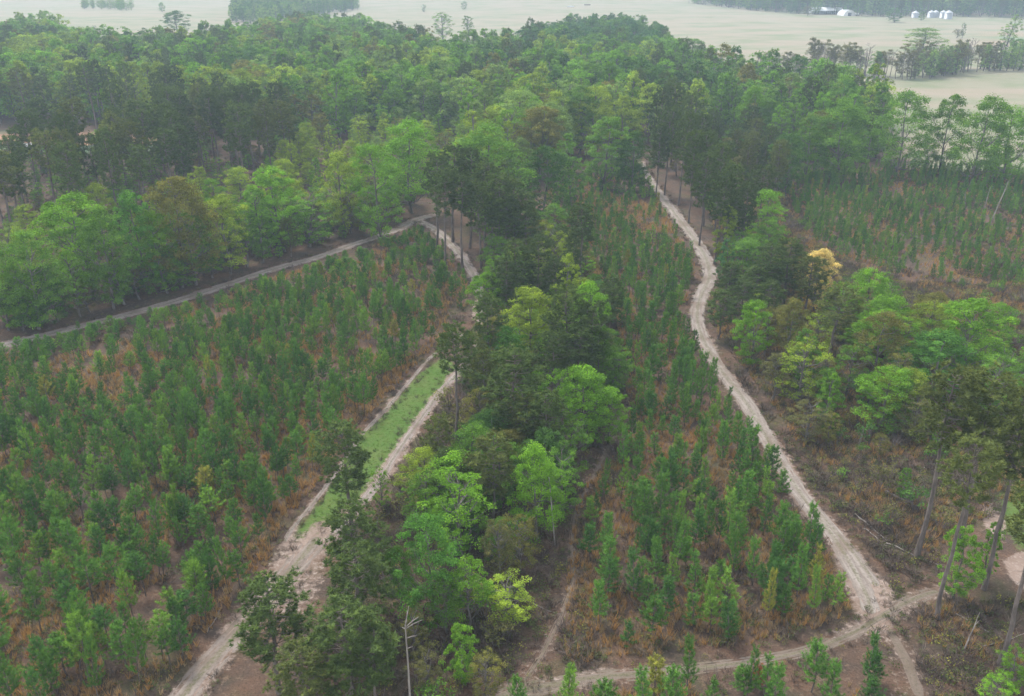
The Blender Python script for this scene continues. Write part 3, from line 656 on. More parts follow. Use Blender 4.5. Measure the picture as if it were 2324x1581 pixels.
# ------------------------------------------------------------------ hardwoods set one by one (top of crown in the photograph, height, crown width in photo px)
HAND = [
 # left wood along the dirt road
 ('round', 40, 528, 14, 150, 'mid', 'mid green hardwood filling the edge of the wood by the road end'),
 ('sparse', 5, 505, 13, 90, 'pale', None), ('round', 105, 600, 9, 90, 'deep', None), ('sparse', 152, 572, 9, 85, 'bright', None),
 ('round', 160, 438, 15, 175, 'bright', None), ('oak', 395, 396, 16, 185, 'olive', 'broad olive-gold hardwood standing above the roadside trees'),
 ('round', 300, 428, 15, 95, 'emerald', 'emerald hardwood beside the broad olive-gold crown'), ('round', 215, 470, 14, 110, 'mid', None),
 ('sparse', 255, 545, 10, 95, 'mid', None), ('round', 350, 480, 13, 110, 'bright', None), ('sparse', 420, 478, 13, 110, 'mid', None),
 ('round', 500, 440, 13, 110, 'lime', None), ('round', 625, 375, 14, 125, 'bright', None), ('column', 575, 420, 13, 80, 'mid', None),
 ('sparse', 545, 480, 11, 90, 'mid', None), ('sparse', 690, 432, 12, 110, 'mid', 'thin grey-limbed hardwood leaning over the dirt road'),
 ('round', 768, 345, 14, 95, 'lime', 'yellow-green hardwood left of a tall bright green one'), ('round', 852, 322, 16, 120, 'bright', 'tall bright green hardwood near the road corner'),
 ('sparse', 790, 440, 11, 90, 'drab', None), ('round', 870, 420, 11, 90, 'mid', None), ('sparse', 300, 590, 8, 80, 'drab', None), ('sparse', 400, 560, 9, 80, 'mid', None),
 ('sparse', 470, 545, 9, 80, 'bright', None), ('round', 60, 660, 7, 90, 'emerald', None), ('sparse', 190, 640, 7, 70, 'drab', None), ('round', 20, 600, 10, 80, 'bright', None),
 # behind the corner
 ('oak', 925, 272, 17, 165, 'bright', 'wide bright green hardwood behind the dark pine grove'), ('oak', 1100, 278, 18, 200, 'mid', 'huge rounded green hardwood behind the pine grove'),
 ('round', 1068, 306, 14, 70, 'lime', 'small yellow-green crown in front of a huge rounded hardwood'),
 ('round', 1240, 330, 14, 120, 'deep', None), ('column', 1300, 300, 14, 80, 'mid', None), ('round', 1375, 262, 15, 110, 'mid', None), ('round', 1440, 300, 12, 90, 'deep', None),
 ('round', 1420, 330, 6, 110, 'deep', 'low dark thicket tree where the gravel road vanishes'),
 # middle strip
 ('round', 1108, 617, 9, 85, 'bright', 'bright green hardwood overhanging the sandy bend'), ('round', 1205, 644, 12, 115, 'lime', 'yellow-green hardwood in the middle of the strip'),
 ('column', 1290, 572, 13, 66, 'lime', 'narrow yellow-green hardwood behind the strip pines'), ('round', 1340, 640, 13, 105, 'bright', 'bright green hardwood on the plantation side of the strip'),
 ('round', 1370, 740, 10, 90, 'mid', None), ('round', 1150, 740, 9, 90, 'emerald', None), ('sparse', 1255, 505, 12, 70, 'lime', None), ('sparse', 1115, 445, 11, 75, 'bright', None),
 ('round', 1325, 822, 10, 120, 'bright', 'bright green hardwood between two dark strip pines and the brush'), ('sparse', 1265, 840, 10, 80, 'bright', None),
 ('round', 1222, 1012, 10, 118, 'bright', 'vivid green hardwood with a pale stem beside the footpath'), ('sparse', 1045, 1062, 10, 130, 'bright', 'bright green hardwood with dead grey limbs'),
 ('round', 985, 1172, 10, 165, 'emerald', 'large emerald hardwood behind the bare snag'), ('round', 900, 1240, 7, 80, 'mid', None), ('sparse', 862, 1062, 5, 50, 'bright', None),
 ('sparse', 1060, 1270, 7, 110, 'bright', None), ('sparse', 1140, 1310, 4.5, 110, 'lime', 'yellow-olive bush with arching branch by the path'),
 ('column', 1052, 1422, 5.5, 80, 'bright', 'small upright bright green tree near the bottom edge'), ('sparse', 1180, 1170, 6, 90, 'olive', None), ('sparse', 1130, 1180, 7, 80, 'drab', None),
 ('sparse', 960, 1470, 5, 80, 'drab', None), ('sparse', 1100, 1480, 4.5, 80, 'olive', None), ('sparse', 1300, 960, 7, 90, 'mid', None), ('round', 1400, 800, 6, 60, 'mid', None),
 ('sparse', 1190, 850, 9, 95, 'mid', None), ('round', 1385, 880, 7, 75, 'bright', None), ('sparse', 1090, 880, 7, 80, 'olive', None), ('sparse', 1010, 1300, 6, 90, 'mid', None), ('sparse', 930, 1380, 5, 80, 'drab', None),
 # right strip
 ('round', 1758, 432, 12, 95, 'bright', 'bright green hardwood beside the dark pine row'), ('column', 1655, 462, 12, 62, 'lime', None), ('column', 1657, 545, 9, 55, 'teal', 'narrow blue-green tree at the bend of the gravel road'),
 ('round', 1868, 564, 11, 95, 'gold', 'golden yellow tree in the strip'), ('oak', 1978, 612, 11, 128, 'bright', 'domed bright green hardwood below the golden tree'),
 ('round', 1722, 684, 10, 88, 'bright', None), ('round', 1800, 678, 10, 90, 'olive', None), ('round', 2015, 716, 11, 140, 'olive', 'wide olive hardwood left of a blue-green one'),
 ('sparse', 1830, 772, 9.5, 125, 'lime', 'ragged yellow-green hardwood with pale limbs'), ('round', 2225, 678, 13, 165, 'bright', 'big bright green hardwood at the plantation edge'),
 ('round', 2145, 760, 10, 165, 'emerald', 'spreading emerald hardwood under a bigger bright green one'), ('column', 1898, 845, 8, 66, 'bright', 'slim bright green column tree in the brush'),
 ('sparse', 1765, 800, 7, 90, 'drab', None), ('sparse', 1840, 905, 6, 95, 'drab', None), ('sparse', 1940, 780, 8, 90, 'mid', None), ('sparse', 2090, 900, 6, 100, 'drab', None),
 ('column', 2205, 1195, 8, 105, 'bright', 'fresh green tree wrapped round the leaning pine stems'), ('column', 2265, 1180, 7, 60, 'bright', None),
 ('sparse', 2310, 1465, 4.5, 70, 'bright', None), ('sparse', 2270, 1530, 4, 80, 'bright', None), ('sparse', 2050, 800, 8, 80, 'olive', None), ('sparse', 2300, 790, 8, 90, 'mid', None),
 # oaks before the right pasture
 ('oak', 2062, 208, 18, 150, 'mid', 'spreading roadside oak left of the pasture gap'), ('oak', 1925, 226, 17, 165, 'mid', 'broad dark oak at the end of the right wood'),
 ('oak', 2165, 212, 17, 105, 'mid', 'open-crowned oak with pasture showing beneath'), ('oak', 2245, 218, 18, 140, 'mid', 'thick-trunked oak before the pasture'), ('oak', 2312, 240, 16, 120, 'bright', None),
 ('sparse', 2270, 330, 7, 90, 'bright', None), ('sparse', 2110, 330, 6, 60, 'mid', None), ('round', 1850, 260, 14, 90, 'mid', None), ('round', 1780, 300, 12, 90, 'deep', None),
 # lone trees out in the pasture
 ('round', 397, 24, 17, 64, 'deep', 'lone rounded tree standing in the far pasture'), ('sparse', 212, 58, 7, 15, 'deep', 'tiny lone tree in the far pasture'),
 ('sparse', 1003, 27, 19, 50, 'mid', 'tall ragged tree at the far wood edge'), ('sparse', 1060, 35, 17, 30, 'mid', None), ('round', 1575, 85, 16, 72, 'mid', 'pale rounded tree at the pasture corner'),
 ('round', 365, 6, 9, 16, 'mid', 'small bush high in the far field'), ('sparse', 962, 10, 8, 12, 'deep', 'tiny bush beyond the far wood'), ('round', 1052, 4, 8, 16, 'deep', 'small round bush beyond the far wood'), ('sparse', 2190, 52, 10, 12, 'deep', 'little dark tree by the red soil patch'), ('sparse', 2175, 66, 6, 26, 'drab', 'brown bush clump by the red soil patch'), ('round', 1835, 14, 9, 26, 'drab', 'grey bushes at the end of the farm sheds'), ('round', 2035, 18, 12, 40, 'deep', 'dark tree behind the utility pole'), ('round', 2094, 26, 8, 16, 'mid', 'small tree between the grain bins'),
 ('round', 2095, 62, 15, 100, 'pale', 'pale green tree rising above the grey hedgerow'), ('column', 2300, 32, 19, 44, 'pale', None), ('round', 2318, 88, 14, 60, 'mid', None),
]
n_each = {}
def HSCALE(px, py):
    if py < 130: return 1.15
    if px < 905 and py < 700 or py < 345: return 1.38
    if px < 1420: return 1.2
    return 1.12
for shp, px, py, h, wpx, tone, label in HAND:
    h *= HSCALE(px, py)
    if px < 905 and 350 < py < 720:      # stands behind the dirt road
        rx, ry = gp(px, float(np.interp(px, [0, 200, 430, 620, 790, 905], [787, 737, 675, 612, 560, 520])) - 30)
        h = min(h, max(3.5, CAM_H - ry * ((CAM_H - 0.0) / gp(px, py)[1])))
    x, y = top(px, py, h); z = float(hz(x, y)); w = metres(wpx * (1.12 if 1040 < px < 1420 and py > 450 else 1.0), x, y, z + h * 0.7)
    v = HW[shp][n_each.get(shp, 0) % len(HW[shp])]; n_each[shp] = n_each.get(shp, 0) + 1
    PLACED.append((x, y, w * 0.42))
    put('hardwood', v, x, y, h, w, tone, 'hardwood_tree', 'tree', label, None, 'tree', 'thin' if shp == 'sparse' else 'full')

# ------------------------------------------------------------------ tall pines set one by one
PINES = [
 (6, 1030, 742, 16.5, 90, 'pine', 'lone tall pine with a bare stem beside the sandy lane'),
 (4, 1172, 548, 14, 95, 'pine', 'dark strip pine near the sandy bend'), (1, 1222, 540, 14, 90, 'pine_dark', 'taller of two dark pines near the sandy bend'),
 (2, 1105, 672, 13, 85, 'pine', None), (4, 1290, 655, 16, 125, 'pine', 'massive dark pine in the middle of the strip'), (1, 1345, 690, 14, 90, 'pine_dark', None),
 (4, 1165, 798, 14, 170, 'pine', 'broad dark pine right of the lone tall pine'), (2, 1120, 988, 11, 115, 'pine_olive', None), (2, 778, 965, 12, 140, 'pine', 'dark pine at the top of the roadside row over the lane'),
 (4, 795, 1140, 12, 165, 'pine', None), (1, 800, 1262, 11, 165, 'pine', None), (2, 600, 1322, 11, 190, 'pine', 'dark pine standing alone over the sandy lane'), (4, 780, 1378, 11, 215, 'pine', 'big dark pine next to the bare snag'),
 (5, 985, 945, 9, 75, 'pine_olive', None), (3, 1325, 468, 16, 75, 'pine_dark', 'dark pine with long bare stem among the young pines'), (1, 1255, 760, 12, 90, 'pine_dark', None), (5, 840, 1420, 9, 120, 'pine', None),
 (5, 690, 1470, 9, 140, 'pine_olive', None),
 (2, 1240, 895, 11, 110, 'pine', None), (4, 1315, 745, 12, 115, 'pine_dark', None), (1, 1195, 900, 10, 100, 'pine_olive', None), (5, 1075, 1040, 8, 80, 'pine_olive', None), (2, 1150, 590, 12, 80, 'pine_dark', None), (1, 1260, 590, 12, 75, 'pine_dark', None),
 # grove at the road corner
 (3, 985, 352, 17, 70, 'pine_dark', None), (0, 1022, 335, 17, 85, 'pine_dark', None), (5, 1062, 345, 17, 80, 'pine_dark', None), (0, 1098, 372, 16, 80, 'pine', None), (1, 1132, 398, 15, 85, 'pine', None),
 (2, 1168, 410, 14, 85, 'pine', None), (3, 1045, 395, 16, 70, 'pine_dark', None), (0, 1005, 392, 16, 70, 'pine_dark', None), (5, 1090, 420, 14, 80, 'pine', None), (2, 1195, 440, 12, 80, 'pine', None), (1, 1150, 455, 11, 80, 'pine', None),
 # pine row by the gravel road
 (2, 1505, 200, 18, 60, 'pine_dark', None), (1, 1535, 190, 18, 65, 'pine_dark', None), (1, 1570, 212, 17, 60, 'pine', None), (1, 1522, 245, 17, 65, 'pine_dark', None), (5, 1555, 260, 17, 65, 'pine', None), (1, 1595, 262, 16, 65, 'pine_dark', None),
 (2, 1580, 300, 16, 65, 'pine', None), (5, 1615, 305, 16, 70, 'pine_dark', None), (1, 1640, 330, 15, 70, 'pine', None), (1, 1605, 350, 15, 70, 'pine_dark', None), (2, 1665, 372, 14, 75, 'pine', None), (5, 1640, 395, 14, 70, 'pine_dark', None),
 (1, 1735, 378, 11, 70, 'pine', None), (4, 1675, 440, 11, 65, 'pine', None), (2, 1500, 285, 14, 50, 'pine_dark', None), (1, 1700, 420, 12, 60, 'pine_dark', None),
 # right strip
 (4, 1795, 545, 12, 105, 'pine', 'large dark pine left of the golden tree'), (1, 1755, 560, 12, 85, 'pine_dark', None), (2, 1845, 585, 11, 85, 'pine_olive', None), (0, 1905, 652, 13, 100, 'pine_olive', 'dark pine with bare stem below the golden tree'),
 (5, 1720, 600, 9, 80, 'pine', None), (4, 1660, 600, 8, 70, 'pine', None), (4, 1640, 660, 8, 75, 'pine', None), (4, 1690, 640, 8, 75, 'pine_dark', None), (2, 1750, 640, 9, 70, 'pine', None),
 # tall stems lower right
 (3, 2170, 848, 17, 150, 'pine_olive', 'tall pine leaning over the fallen pale log'), (6, 2262, 850, 17, 140, 'pine_olive', 'tall thin pine behind the leaning ones'),
 (6, 2222, 1000, 15.5, 120, 'pine_olive', 'tall pine with a long grey stem at the junction'), (6, 2330, 960, 15, 120, 'pine_olive', None), (3, 2345, 900, 17, 120, 'pine_olive', None), (6, 2380, 1100, 15, 140, 'pine_olive', None),
]
for vi, px, py, h, wpx, tone, label in PINES:
    h *= 1.38 if 1480 < px < 1745 and py < 430 else 1.27 if py < 460 else 1.3 if px > 2150 else 1.1
    x, y = top(px, py, h); z = float(hz(x, y)); w = metres(wpx, x, y, z + h * 0.75)
    PLACED.append((x, y, w * 0.4))
    put('tall pine', TP[vi], x, y, h, w, tone, 'pine_tree', 'pine tree', label, None, '', 'slender' if vi in (3, 6) else 'full-crowned')

# ------------------------------------------------------------------ pine stand by the clearing, then the deep wood
hx = np.array([p[0] for p in PLACED]); hy = np.array([p[1] for p in PLACED]); hr = np.array([p[2] for p in PLACED])
def free(x, y, k=1.0):
    return np.array([np.all((hx - a) ** 2 + (hy - b) ** 2 > (hr * k + 1.5) ** 2) for a, b in zip(x, y)], bool)
sx_, sy_ = grid_in(STAND, 9.5, 0.28, 0.4, 31)
k = free(sx_, sy_) & (sd_poly(sx_, sy_, CLEARING) < -2); sx_, sy_ = sx_[k], sy_[k]
for i, (x, y) in enumerate(zip(sx_, sy_)):
    qx, qy = project(x, y, 0)
    if 345 < qy < 455 and (-20 < qx < 85 or 118 < qx < 165 or 222 < qx < 268): continue      # gaps onto the clearing
    h = random.uniform(18, 24)
    put('tall pine', TP[[0, 1, 5, 3, 2, 0, 5][i % 7]], x, y, h, random.uniform(6.2, 8.6), random.choice(['pine', 'pine_dark', 'pine_dark', 'pine_olive']), 'pine_tree', 'pine tree', None,
        'pines of the stand by the clearing', 'in the stand', 'tall' if h > 21 else 'shorter')

fx, fy = grid_in(FOREST, 7.8, 0.30, 0.3, 41)
k = free(fx, fy) & (sd_poly(fx, fy, STAND) < 2) & (sd_poly(fx, fy, CLEARING) < -2)
for rd in (ROAD_A, ROAD_C): k &= d_line(fx, fy, rd) > 5
fx, fy = fx[k], fy[k]
dep = depth_of(fx, fy, 10); order = np.argsort(dep); fx, fy, dep = fx[order], fy[order], dep[order]
nz = fbm(fx / 45, fy / 45, 9); tz = fbm(fx / 28, fy / 28, 17)
R = np.random.default_rng(5)
far_rows = []
FAR_TONES = ['bright', 'lime', 'mid', 'deep', 'pale', 'teal', 'olive']
n_ind = 0
for i, (x, y) in enumerate(zip(fx, fy)):
    u = R.random()
    pine = (tz[i] > 0.67 and u < 0.5) or u < 0.03
    if pine: tone, kind = 'pine', 'pine'
    else:
        q = nz[i] + R.normal(0, 0.12)
        tone = 'deep' if q < 0.27 else 'mid' if q < 0.40 else 'bright' if q < 0.56 else 'pale' if q < 0.65 else 'lime'
        if R.random() < 0.05: tone = 'olive'
        kind = R.choice(['round', 'column', 'oak', 'sparse'], p=[0.32, 0.48, 0.06, 0.14])
    h = R.uniform(14, 24) * (1.0 if kind != 'oak' else 0.95); ws = R.uniform(0.85, 1.25)
    if x < -15 and d_line(np.array([x]), np.array([y]), ROAD_A)[0] < 110: h = R.uniform(7, 13)
    if y > 520 and 1180 < project(x, y, h)[0] < 1520 and not pine: tone = R.choice(['deep', 'teal', 'mid'])
    if n_ind < 185 or (pine and dep[i] < 420):
        n_ind += not pine
        if pine: put('tall pine', TP[R.integers(0, 6)], x, y, h, 6.2 * ws, R.choice(['pine', 'pine_dark']), 'pine_tree', 'pine tree', None, 'pines scattered in the hardwood', 'in the wood', 'tall' if h > 19 else 'low')
        else:
            v = HW[kind][R.integers(0, len(HW[kind]))]
            put('hardwood', v, x, y, h, v[3] * ws * h / 15, tone, 'hardwood_tree', 'tree', None, 'hardwoods of the deep wood', 'in the wood', {'round': 'rounded', 'column': 'upright', 'oak': 'broad', 'sparse': 'thin'}[kind])
    else:
        far_rows.append((x, y, h, ws, kind, tone))

# far part of the wood and the woods beyond the farm: one mass
def far_strip(poly, spacing, seed, kinds, tones, hr):
    x, y = grid_in(gpoly(poly), spacing, 0.3, 0.2, seed); R = np.random.default_rng(seed)
    for a, b in zip(x, y): far_rows.append((a, b, R.uniform(*hr), R.uniform(0.9, 1.3), R.choice(kinds), R.choice(tones)))
far_strip([(1760, 30), (1850, 34), (2000, 40), (2160, 38), (2330, 44), (2480, 46), (2480, 8), (2000, 6), (1700, -12), (1560, 8)], 11, 61, ['round', 'column', 'pine'], ['deep', 'mid', 'pine', 'pale'], (17, 26))
far_strip([(525, 52), (610, 58), (700, 40), (815, 22), (800, 8), (660, 12), (530, 22)], 11, 62, ['column', 'round'], ['deep', 'mid', 'pale'], (12, 17))
far_strip([(190, 22), (300, 26), (300, 18), (190, 16)], 13, 63, ['round', 'sparse'], ['mid', 'pale'], (8, 12))
far_mats = {t: leaf_mat('leaf_' + t, TONE[t]) for t in FAR_TONES}; far_mats['pine'] = leaf_mat('needle_far', TONE['pine'], 0.2)
sources, key = [], {}
for kind in ('round', 'column', 'oak', 'sparse'):
    for tone in FAR_TONES:
        for j in range(2):
            v = FHW[kind][j]; key[(kind, tone, j)] = (len(sources), v[2], v[3]); sources.append(joined(v[0], v[1], far_mats[tone], 'far_tree'))
for j in range(3):
    v = TP[(0, 1, 5)[j]]; key[('pine', 'pine', j)] = (len(sources), v[2], v[3]); sources.append(joined(v[0], v[1], far_mats['pine'], 'far_pine'))
P, I_, ROT, SC = [], [], [], []
for n, (x, y, h, ws, kind, tone) in enumerate(far_rows):
    if tone == 'pine' or kind == 'pine': kk = ('pine', 'pine', n % 3)
    else: kk = (kind, tone, n % 2)
    i_, h0, w0 = key[kk]; s = h / h0
    P.append((x, y, float(hz(x, y)))); I_.append(i_); ROT.append((0, 0, random.uniform(0, 6.28))); SC.append((s * ws, s * ws, s))
scatter('distant_woods', P, I_, ROT, SC, sources, 'hazy mass of far woodland behind the nearer trees', 'woods')

bx_, by_ = grid_in(gpoly([(1630, 560), (1690, 540), (1800, 640), (1900, 700), (2050, 760), (2340, 790), (2360, 930), (2150, 980), (1960, 980), (1820, 930), (1690, 810), (1645, 730)]), 5.4, 0.3, 0.3, 52)
k = free(bx_, by_, 0.6) & (d_line(bx_, by_, ROAD_C) > 4.5)
for i, (x, y) in enumerate(zip(bx_[k], by_[k])):
    kind = R.choice(['round', 'sparse', 'column'], p=[0.4, 0.4, 0.2]); v = HW[kind][i % 3]; h = R.uniform(5, 10.5)
    put('hardwood', v, x, y, h, v[3] * h / 15 * R.uniform(1.1, 1.6), R.choice(['bright', 'bright', 'mid', 'lime', 'olive', 'mid']), 'small_hardwood', 'tree', None, 'small trees of the right strip', 'in the strip', 'small')

def fill(poly, sp, seed, hr, kinds, tones, zone, group, roads, pine=0.0, keep=0.6):
    x, y = grid_in(gpoly(poly), sp, 0.3, 0.3, seed); R = np.random.default_rng(seed)
    k = free(x, y, keep)
    for rd, d in roads: k &= d_line(x, y, rd) > d
    for i, (x, y) in enumerate(zip(x[k], y[k])):
        h = R.uniform(*hr)
        if R.random() < pine: put('tall pine', TP[(1, 2, 4, 5)[i % 4]], x, y, h * 1.3, R.uniform(4.2, 6.4), R.choice(['pine', 'pine_dark', 'pine_olive']), 'pine_tree', 'pine tree', None, group + ' pines', zone, 'bushy')
        else:
            v = HW[R.choice(kinds)]; v = v[i % len(v)]; put('hardwood', v, x, y, h, v[3] * h / 15 * R.uniform(1.1, 1.6), R.choice(tones), 'small_hardwood', 'tree', None, group, zone, 'small')
fill([(1100, 600), (1250, 540), (1330, 640), (1395, 760), (1400, 900), (1370, 1010), (1290, 1120), (1250, 1250), (1150, 1300), (960, 1290), (930, 1200), (1000, 1090), (1075, 960), (1075, 860), (1110, 760)], 4.6, 53, (5, 9.5), ['round', 'sparse', 'round'],
     ['bright', 'mid', 'mid', 'olive', 'deep', 'lime'], 'in the middle strip', 'small middle strip trees', [(ROAD_B, 3), (PATH_F, 2)], 0.3, 0.5)
fill([(930, 1350), (1230, 1330), (1230, 1460), (1140, 1540), (900, 1600), (700, 1600), (760, 1450)], 5.0, 54, (2.8, 5), ['sparse', 'column'], ['drab', 'olive', 'mid', 'bright'], 'near the snag', 'small trees near the snag', [(LANE_LOW, 4), (PATH_F, 2)], 0.08, 0.4)
fill([(1495, 375), (1690, 335), (1760, 385), (1790, 450), (1710, 500), (1625, 500), (1560, 440)], 6.0, 55, (8, 13), ['round', 'sparse'], ['mid', 'deep', 'drab'], 'by the gravel road', 'small gravel road trees', [(ROAD_C, 5)], 0.75, 0.6)
fill([(0, 775), (300, 700), (600, 605), (905, 512), (900, 470), (600, 535), (300, 630), (0, 690)], 4.4, 56, (3, 7.5), ['sparse', 'round', 'column'], ['mid', 'deep', 'bright', 'drab', 'mid'], 'by the road', 'small roadside trees', [(ROAD_A, 3.6)], 0.05, 0.3)
fill([(0, 560), (200, 530), (400, 490), (620, 435), (650, 350), (300, 320), (0, 350)], 8.0, 59, (4, 8), ['sparse', 'round', 'column'], ['mid', 'deep', 'drab', 'bright'], 'in the stand', 'small trees under the stand', [(ROAD_A, 8)], 0.0, 0.3)
fill([(1850, 960), (1960, 930), (2160, 960), (2130, 1080), (2060, 1140), (1960, 1130), (1880, 1060)], 6.5, 57, (2.5, 5), ['sparse', 'column'], ['bright', 'olive', 'mid'], 'in the brush', 'small brush trees', [(ROAD_C, 4)], 0.0, 0.5)
fill([(1740, 385), (1990, 376), (1990, 345), (1740, 350)], 6.0, 58, (5, 10), ['round', 'sparse'], ['mid', 'deep', 'bright'], 'at the wood edge', 'small wood edge trees', [(ROAD_C, 5)], 0.0, 0.4)

# ------------------------------------------------------------------ grey hedgerow before the farm
hedge = gpoly([(1740, 165), (1830, 168), (1910, 172), (1990, 178), (2040, 181), (2085, 180), (2130, 174), (2190, 166), (2250, 162), (2320, 160)])
R = np.random.default_rng(77); HS = spline(hedge, 3.0)
for i, p in enumerate(HS):
    f = i / len(HS)
    for row in range(2):
        x, y = p + R.normal(0, 1.8, 2) + np.array([0, row * 11.0])
        h = R.uniform(12, 18) * (0.6 if f < 0.16 else 1.0)
        if R.random() < (0.8 if f < 0.45 else 0.3):
            put('tree', BT[R.integers(0, 3)] if R.random() < 0.55 else BL[R.integers(0, 3)], x, y, h, R.uniform(7, 10), 'drab', 'bare_tree', 'tree', f'leafless grey hedgerow tree, {where(x, y, h)}', 'grey hedgerow trees', crown_name='branches')
        else:
            put('hardwood', HW['column'][i % 4], x, y, h * 0.95, R.uniform(6.5, 9.5), R.choice(['pale', 'mid', 'pale', 'drab']), 'hedgerow_tree', 'tree', None, 'green hedgerow trees', 'in the hedgerow', 'young')
for px, py, h, w, lb in ((1000, 25, 1, 1, None),):
    pass

# ------------------------------------------------------------------ young pine plantations
yp = []
def plantation(poly, sp, ang, seed, hr, variants, thin, width, shrink=lambda b: 1.0, jitter=0.2):
    x, y = grid_in(poly, sp, jitter, ang, seed, 0.6); R = np.random.default_rng(seed)
    n = fbm(x / 11, y / 11, seed); k = R.random(len(x)) > thin(x, y, n); x, y, n = x[k], y[k], n[k]
    for a, b, q in zip(x, y, n):
        if min(d_line(np.array([a]), np.array([b]), rd)[0] for rd in ROADS) < 1.9: continue
        dA = d_line(np.array([a]), np.array([b]), ROAD_A)[0] if poly is BLOCK_L else 99
        if dA < 4.5: continue
        yp.append((a, b, R.uniform(*hr) * (0.8 + 0.4 * q) * shrink(b) * float(np.interp(dA, [4.5, 15], [0.45, 1.0])), variants[R.integers(0, len(variants))], width(b) * R.uniform(0.68, 1.32), 'L' if poly is BLOCK_L else 'R' if poly is BLOCK_R else 'D' if poly is BLOCK_D else 'M'))
plantation(BLOCK_L, (1.85, 2.35), 0.95, 71, (3.2, 6.7), [0, 1, 2, 3, 4], lambda x, y, n: np.clip(0.10 + (n < 0.41) * 0.6 + np.interp(y, [70, 90, 115], [0.16, 0.14, 0.0]), 0, 1), lambda b: float(np.interp(b, [65, 100, 160], [2.7, 2.15, 1.75])), lambda b: float(np.interp(b, [70, 110, 190], [1.05, 0.92, 0.68])), 0.26)
plantation(BLOCK_M, (2.0, 2.6), -0.25, 72, (3.2, 6.5), [5, 6, 7, 8, 3], lambda x, y, n: np.clip(0.10 + (n < 0.42) * np.interp(y, [90, 150], [0.25, 0.5]) + np.interp(y, [80, 120, 150], [0.14, 0.10, 0.0]), 0, 1), lambda b: float(np.interp(b, [65, 120, 220], [2.3, 2.05, 1.55])), lambda b: float(np.interp(b, [80, 140, 230], [1.0, 0.9, 0.66])), 0.26)
plantation(BLOCK_R, (1.9, 2.6), 0.1, 73, (2.2, 4.4), [5, 6, 7, 8, 1], lambda x, y, n: np.clip(0.08 + (n < 0.38) * 0.6, 0, 1), lambda b: 1.5)
plantation(BLOCK_D, (2.4, 2.8), 0.1, 74, (3.2, 6.5), [5, 6, 8, 3], lambda x, y, n: 0.12 + (n < 0.4) * 0.3, lambda b: 2.3, jitter=0.4)
kk = [i for i, p in enumerate(yp) if -40 < project(p[0], p[1], p[2])[0] < 2364]
yp = [yp[i] for i in kk]
yp.sort(key=lambda p: depth_of(p[0], p[1], p[2] * 0.6))
R = np.random.default_rng(8); rest = []
ZONE = {'L': 'in the lane-side plantation', 'M': 'beside the gravel road', 'R': 'in the far plantation', 'D': 'below the dirt track'}
n_yp = 0
for a, b, h, vi, w, blk in yp:
    t = R.choice(['young', 'young_dark', 'young_bright', 'young_gold'], p=[0.52, 0.26, 0.205, 0.015])
    px, py = project(a, b, h * 0.6)
    if n_yp < 298 and -20 < px < 2344 and py < 1600:
        n_yp += 1
        put('young pine', YP[vi], a, b, h, w, t, 'young_pine', 'young pine', None, 'young plantation pines', ZONE[blk], 'tall' if h > 6.4 else 'small' if h < 5 else 'bushy' if vi < 5 else 'conical', tilt=(R.normal(0, 0.045), R.normal(0, 0.045)))
    else: rest.append((a, b, h, vi, w, t))
YT = ['young', 'young_dark', 'young_bright', 'young_gold']
ym = {t: leaf_mat('needle_' + t, TONE[t], 0.2, 0.35, (1.3, 1.15, 0.7)) for t in YT}
src = [joined(YP[v][0], YP[v][1], ym[t], 'planted_pine') for t in YT for v in range(9)]
P = [(a, b, float(hz(a, b)) - 0.03) for a, b, *_ in rest]
I_ = [YT.index(t) * 9 + vi for a, b, h, vi, w, t in rest]
SC = [(w / YP[vi][3], w / YP[vi][3], h / YP[vi][2]) for a, b, h, vi, w, t in rest]
scatter('distant_plantation', P, I_, [(random.gauss(0, 0.045), random.gauss(0, 0.045), random.uniform(0, 6.28)) for _ in rest], SC, src, 'hundreds of young pines in the farther plantation rows', 'plantation')
print('young pines', len(yp), 'far trees', len(far_rows), 'forest', len(fx))

# ------------------------------------------------------------------ ground cover: broom grass, brush, green grass
def tuft(seed, n, h, spread, w, mat, lean=0.35):
    R = np.random.default_rng(seed); g = Geo()
    a = R.uniform(0, 6.28, n); r = R.uniform(0, spread, n); b = np.column_stack([np.cos(a) * r, np.sin(a) * r, np.zeros(n)])
    d = unit(np.column_stack([R.normal(0, lean, n), R.normal(0, lean, n), np.ones(n)]))
    s = unit(np.cross(d, R.normal(size=(n, 3)))) * (w / 2)
    g.add(np.stack([b - s, b + s, b + d * (h * R.uniform(0.6, 1.2, n))[:, None]], 1), np.arange(3 * n).reshape(n, 3), R.uniform(0, 1, n))
    return g.mesh('tuft', mat)
m_broom = leaf_mat('broom_grass', (0.43, 0.265, 0.12), 0.3, 0.4, (1.1, 1.05, 0.9)); m_broom2 = leaf_mat('broom_grass_pale', (0.35, 0.265, 0.165), 0.3, 0.4, (1.1, 1.05, 0.9))
m_lawn = leaf_mat('lawn_blade', (0.085, 0.155, 0.032), 0.35, 0.25)
m_brush = leaf_mat('dry_brush', (0.115, 0.092, 0.080), 0.1, 0.45, (1.1, 1.0, 0.9)); m_weed = leaf_mat('weed_leaf', (0.098, 0.118, 0.046), 0.25, 0.4)
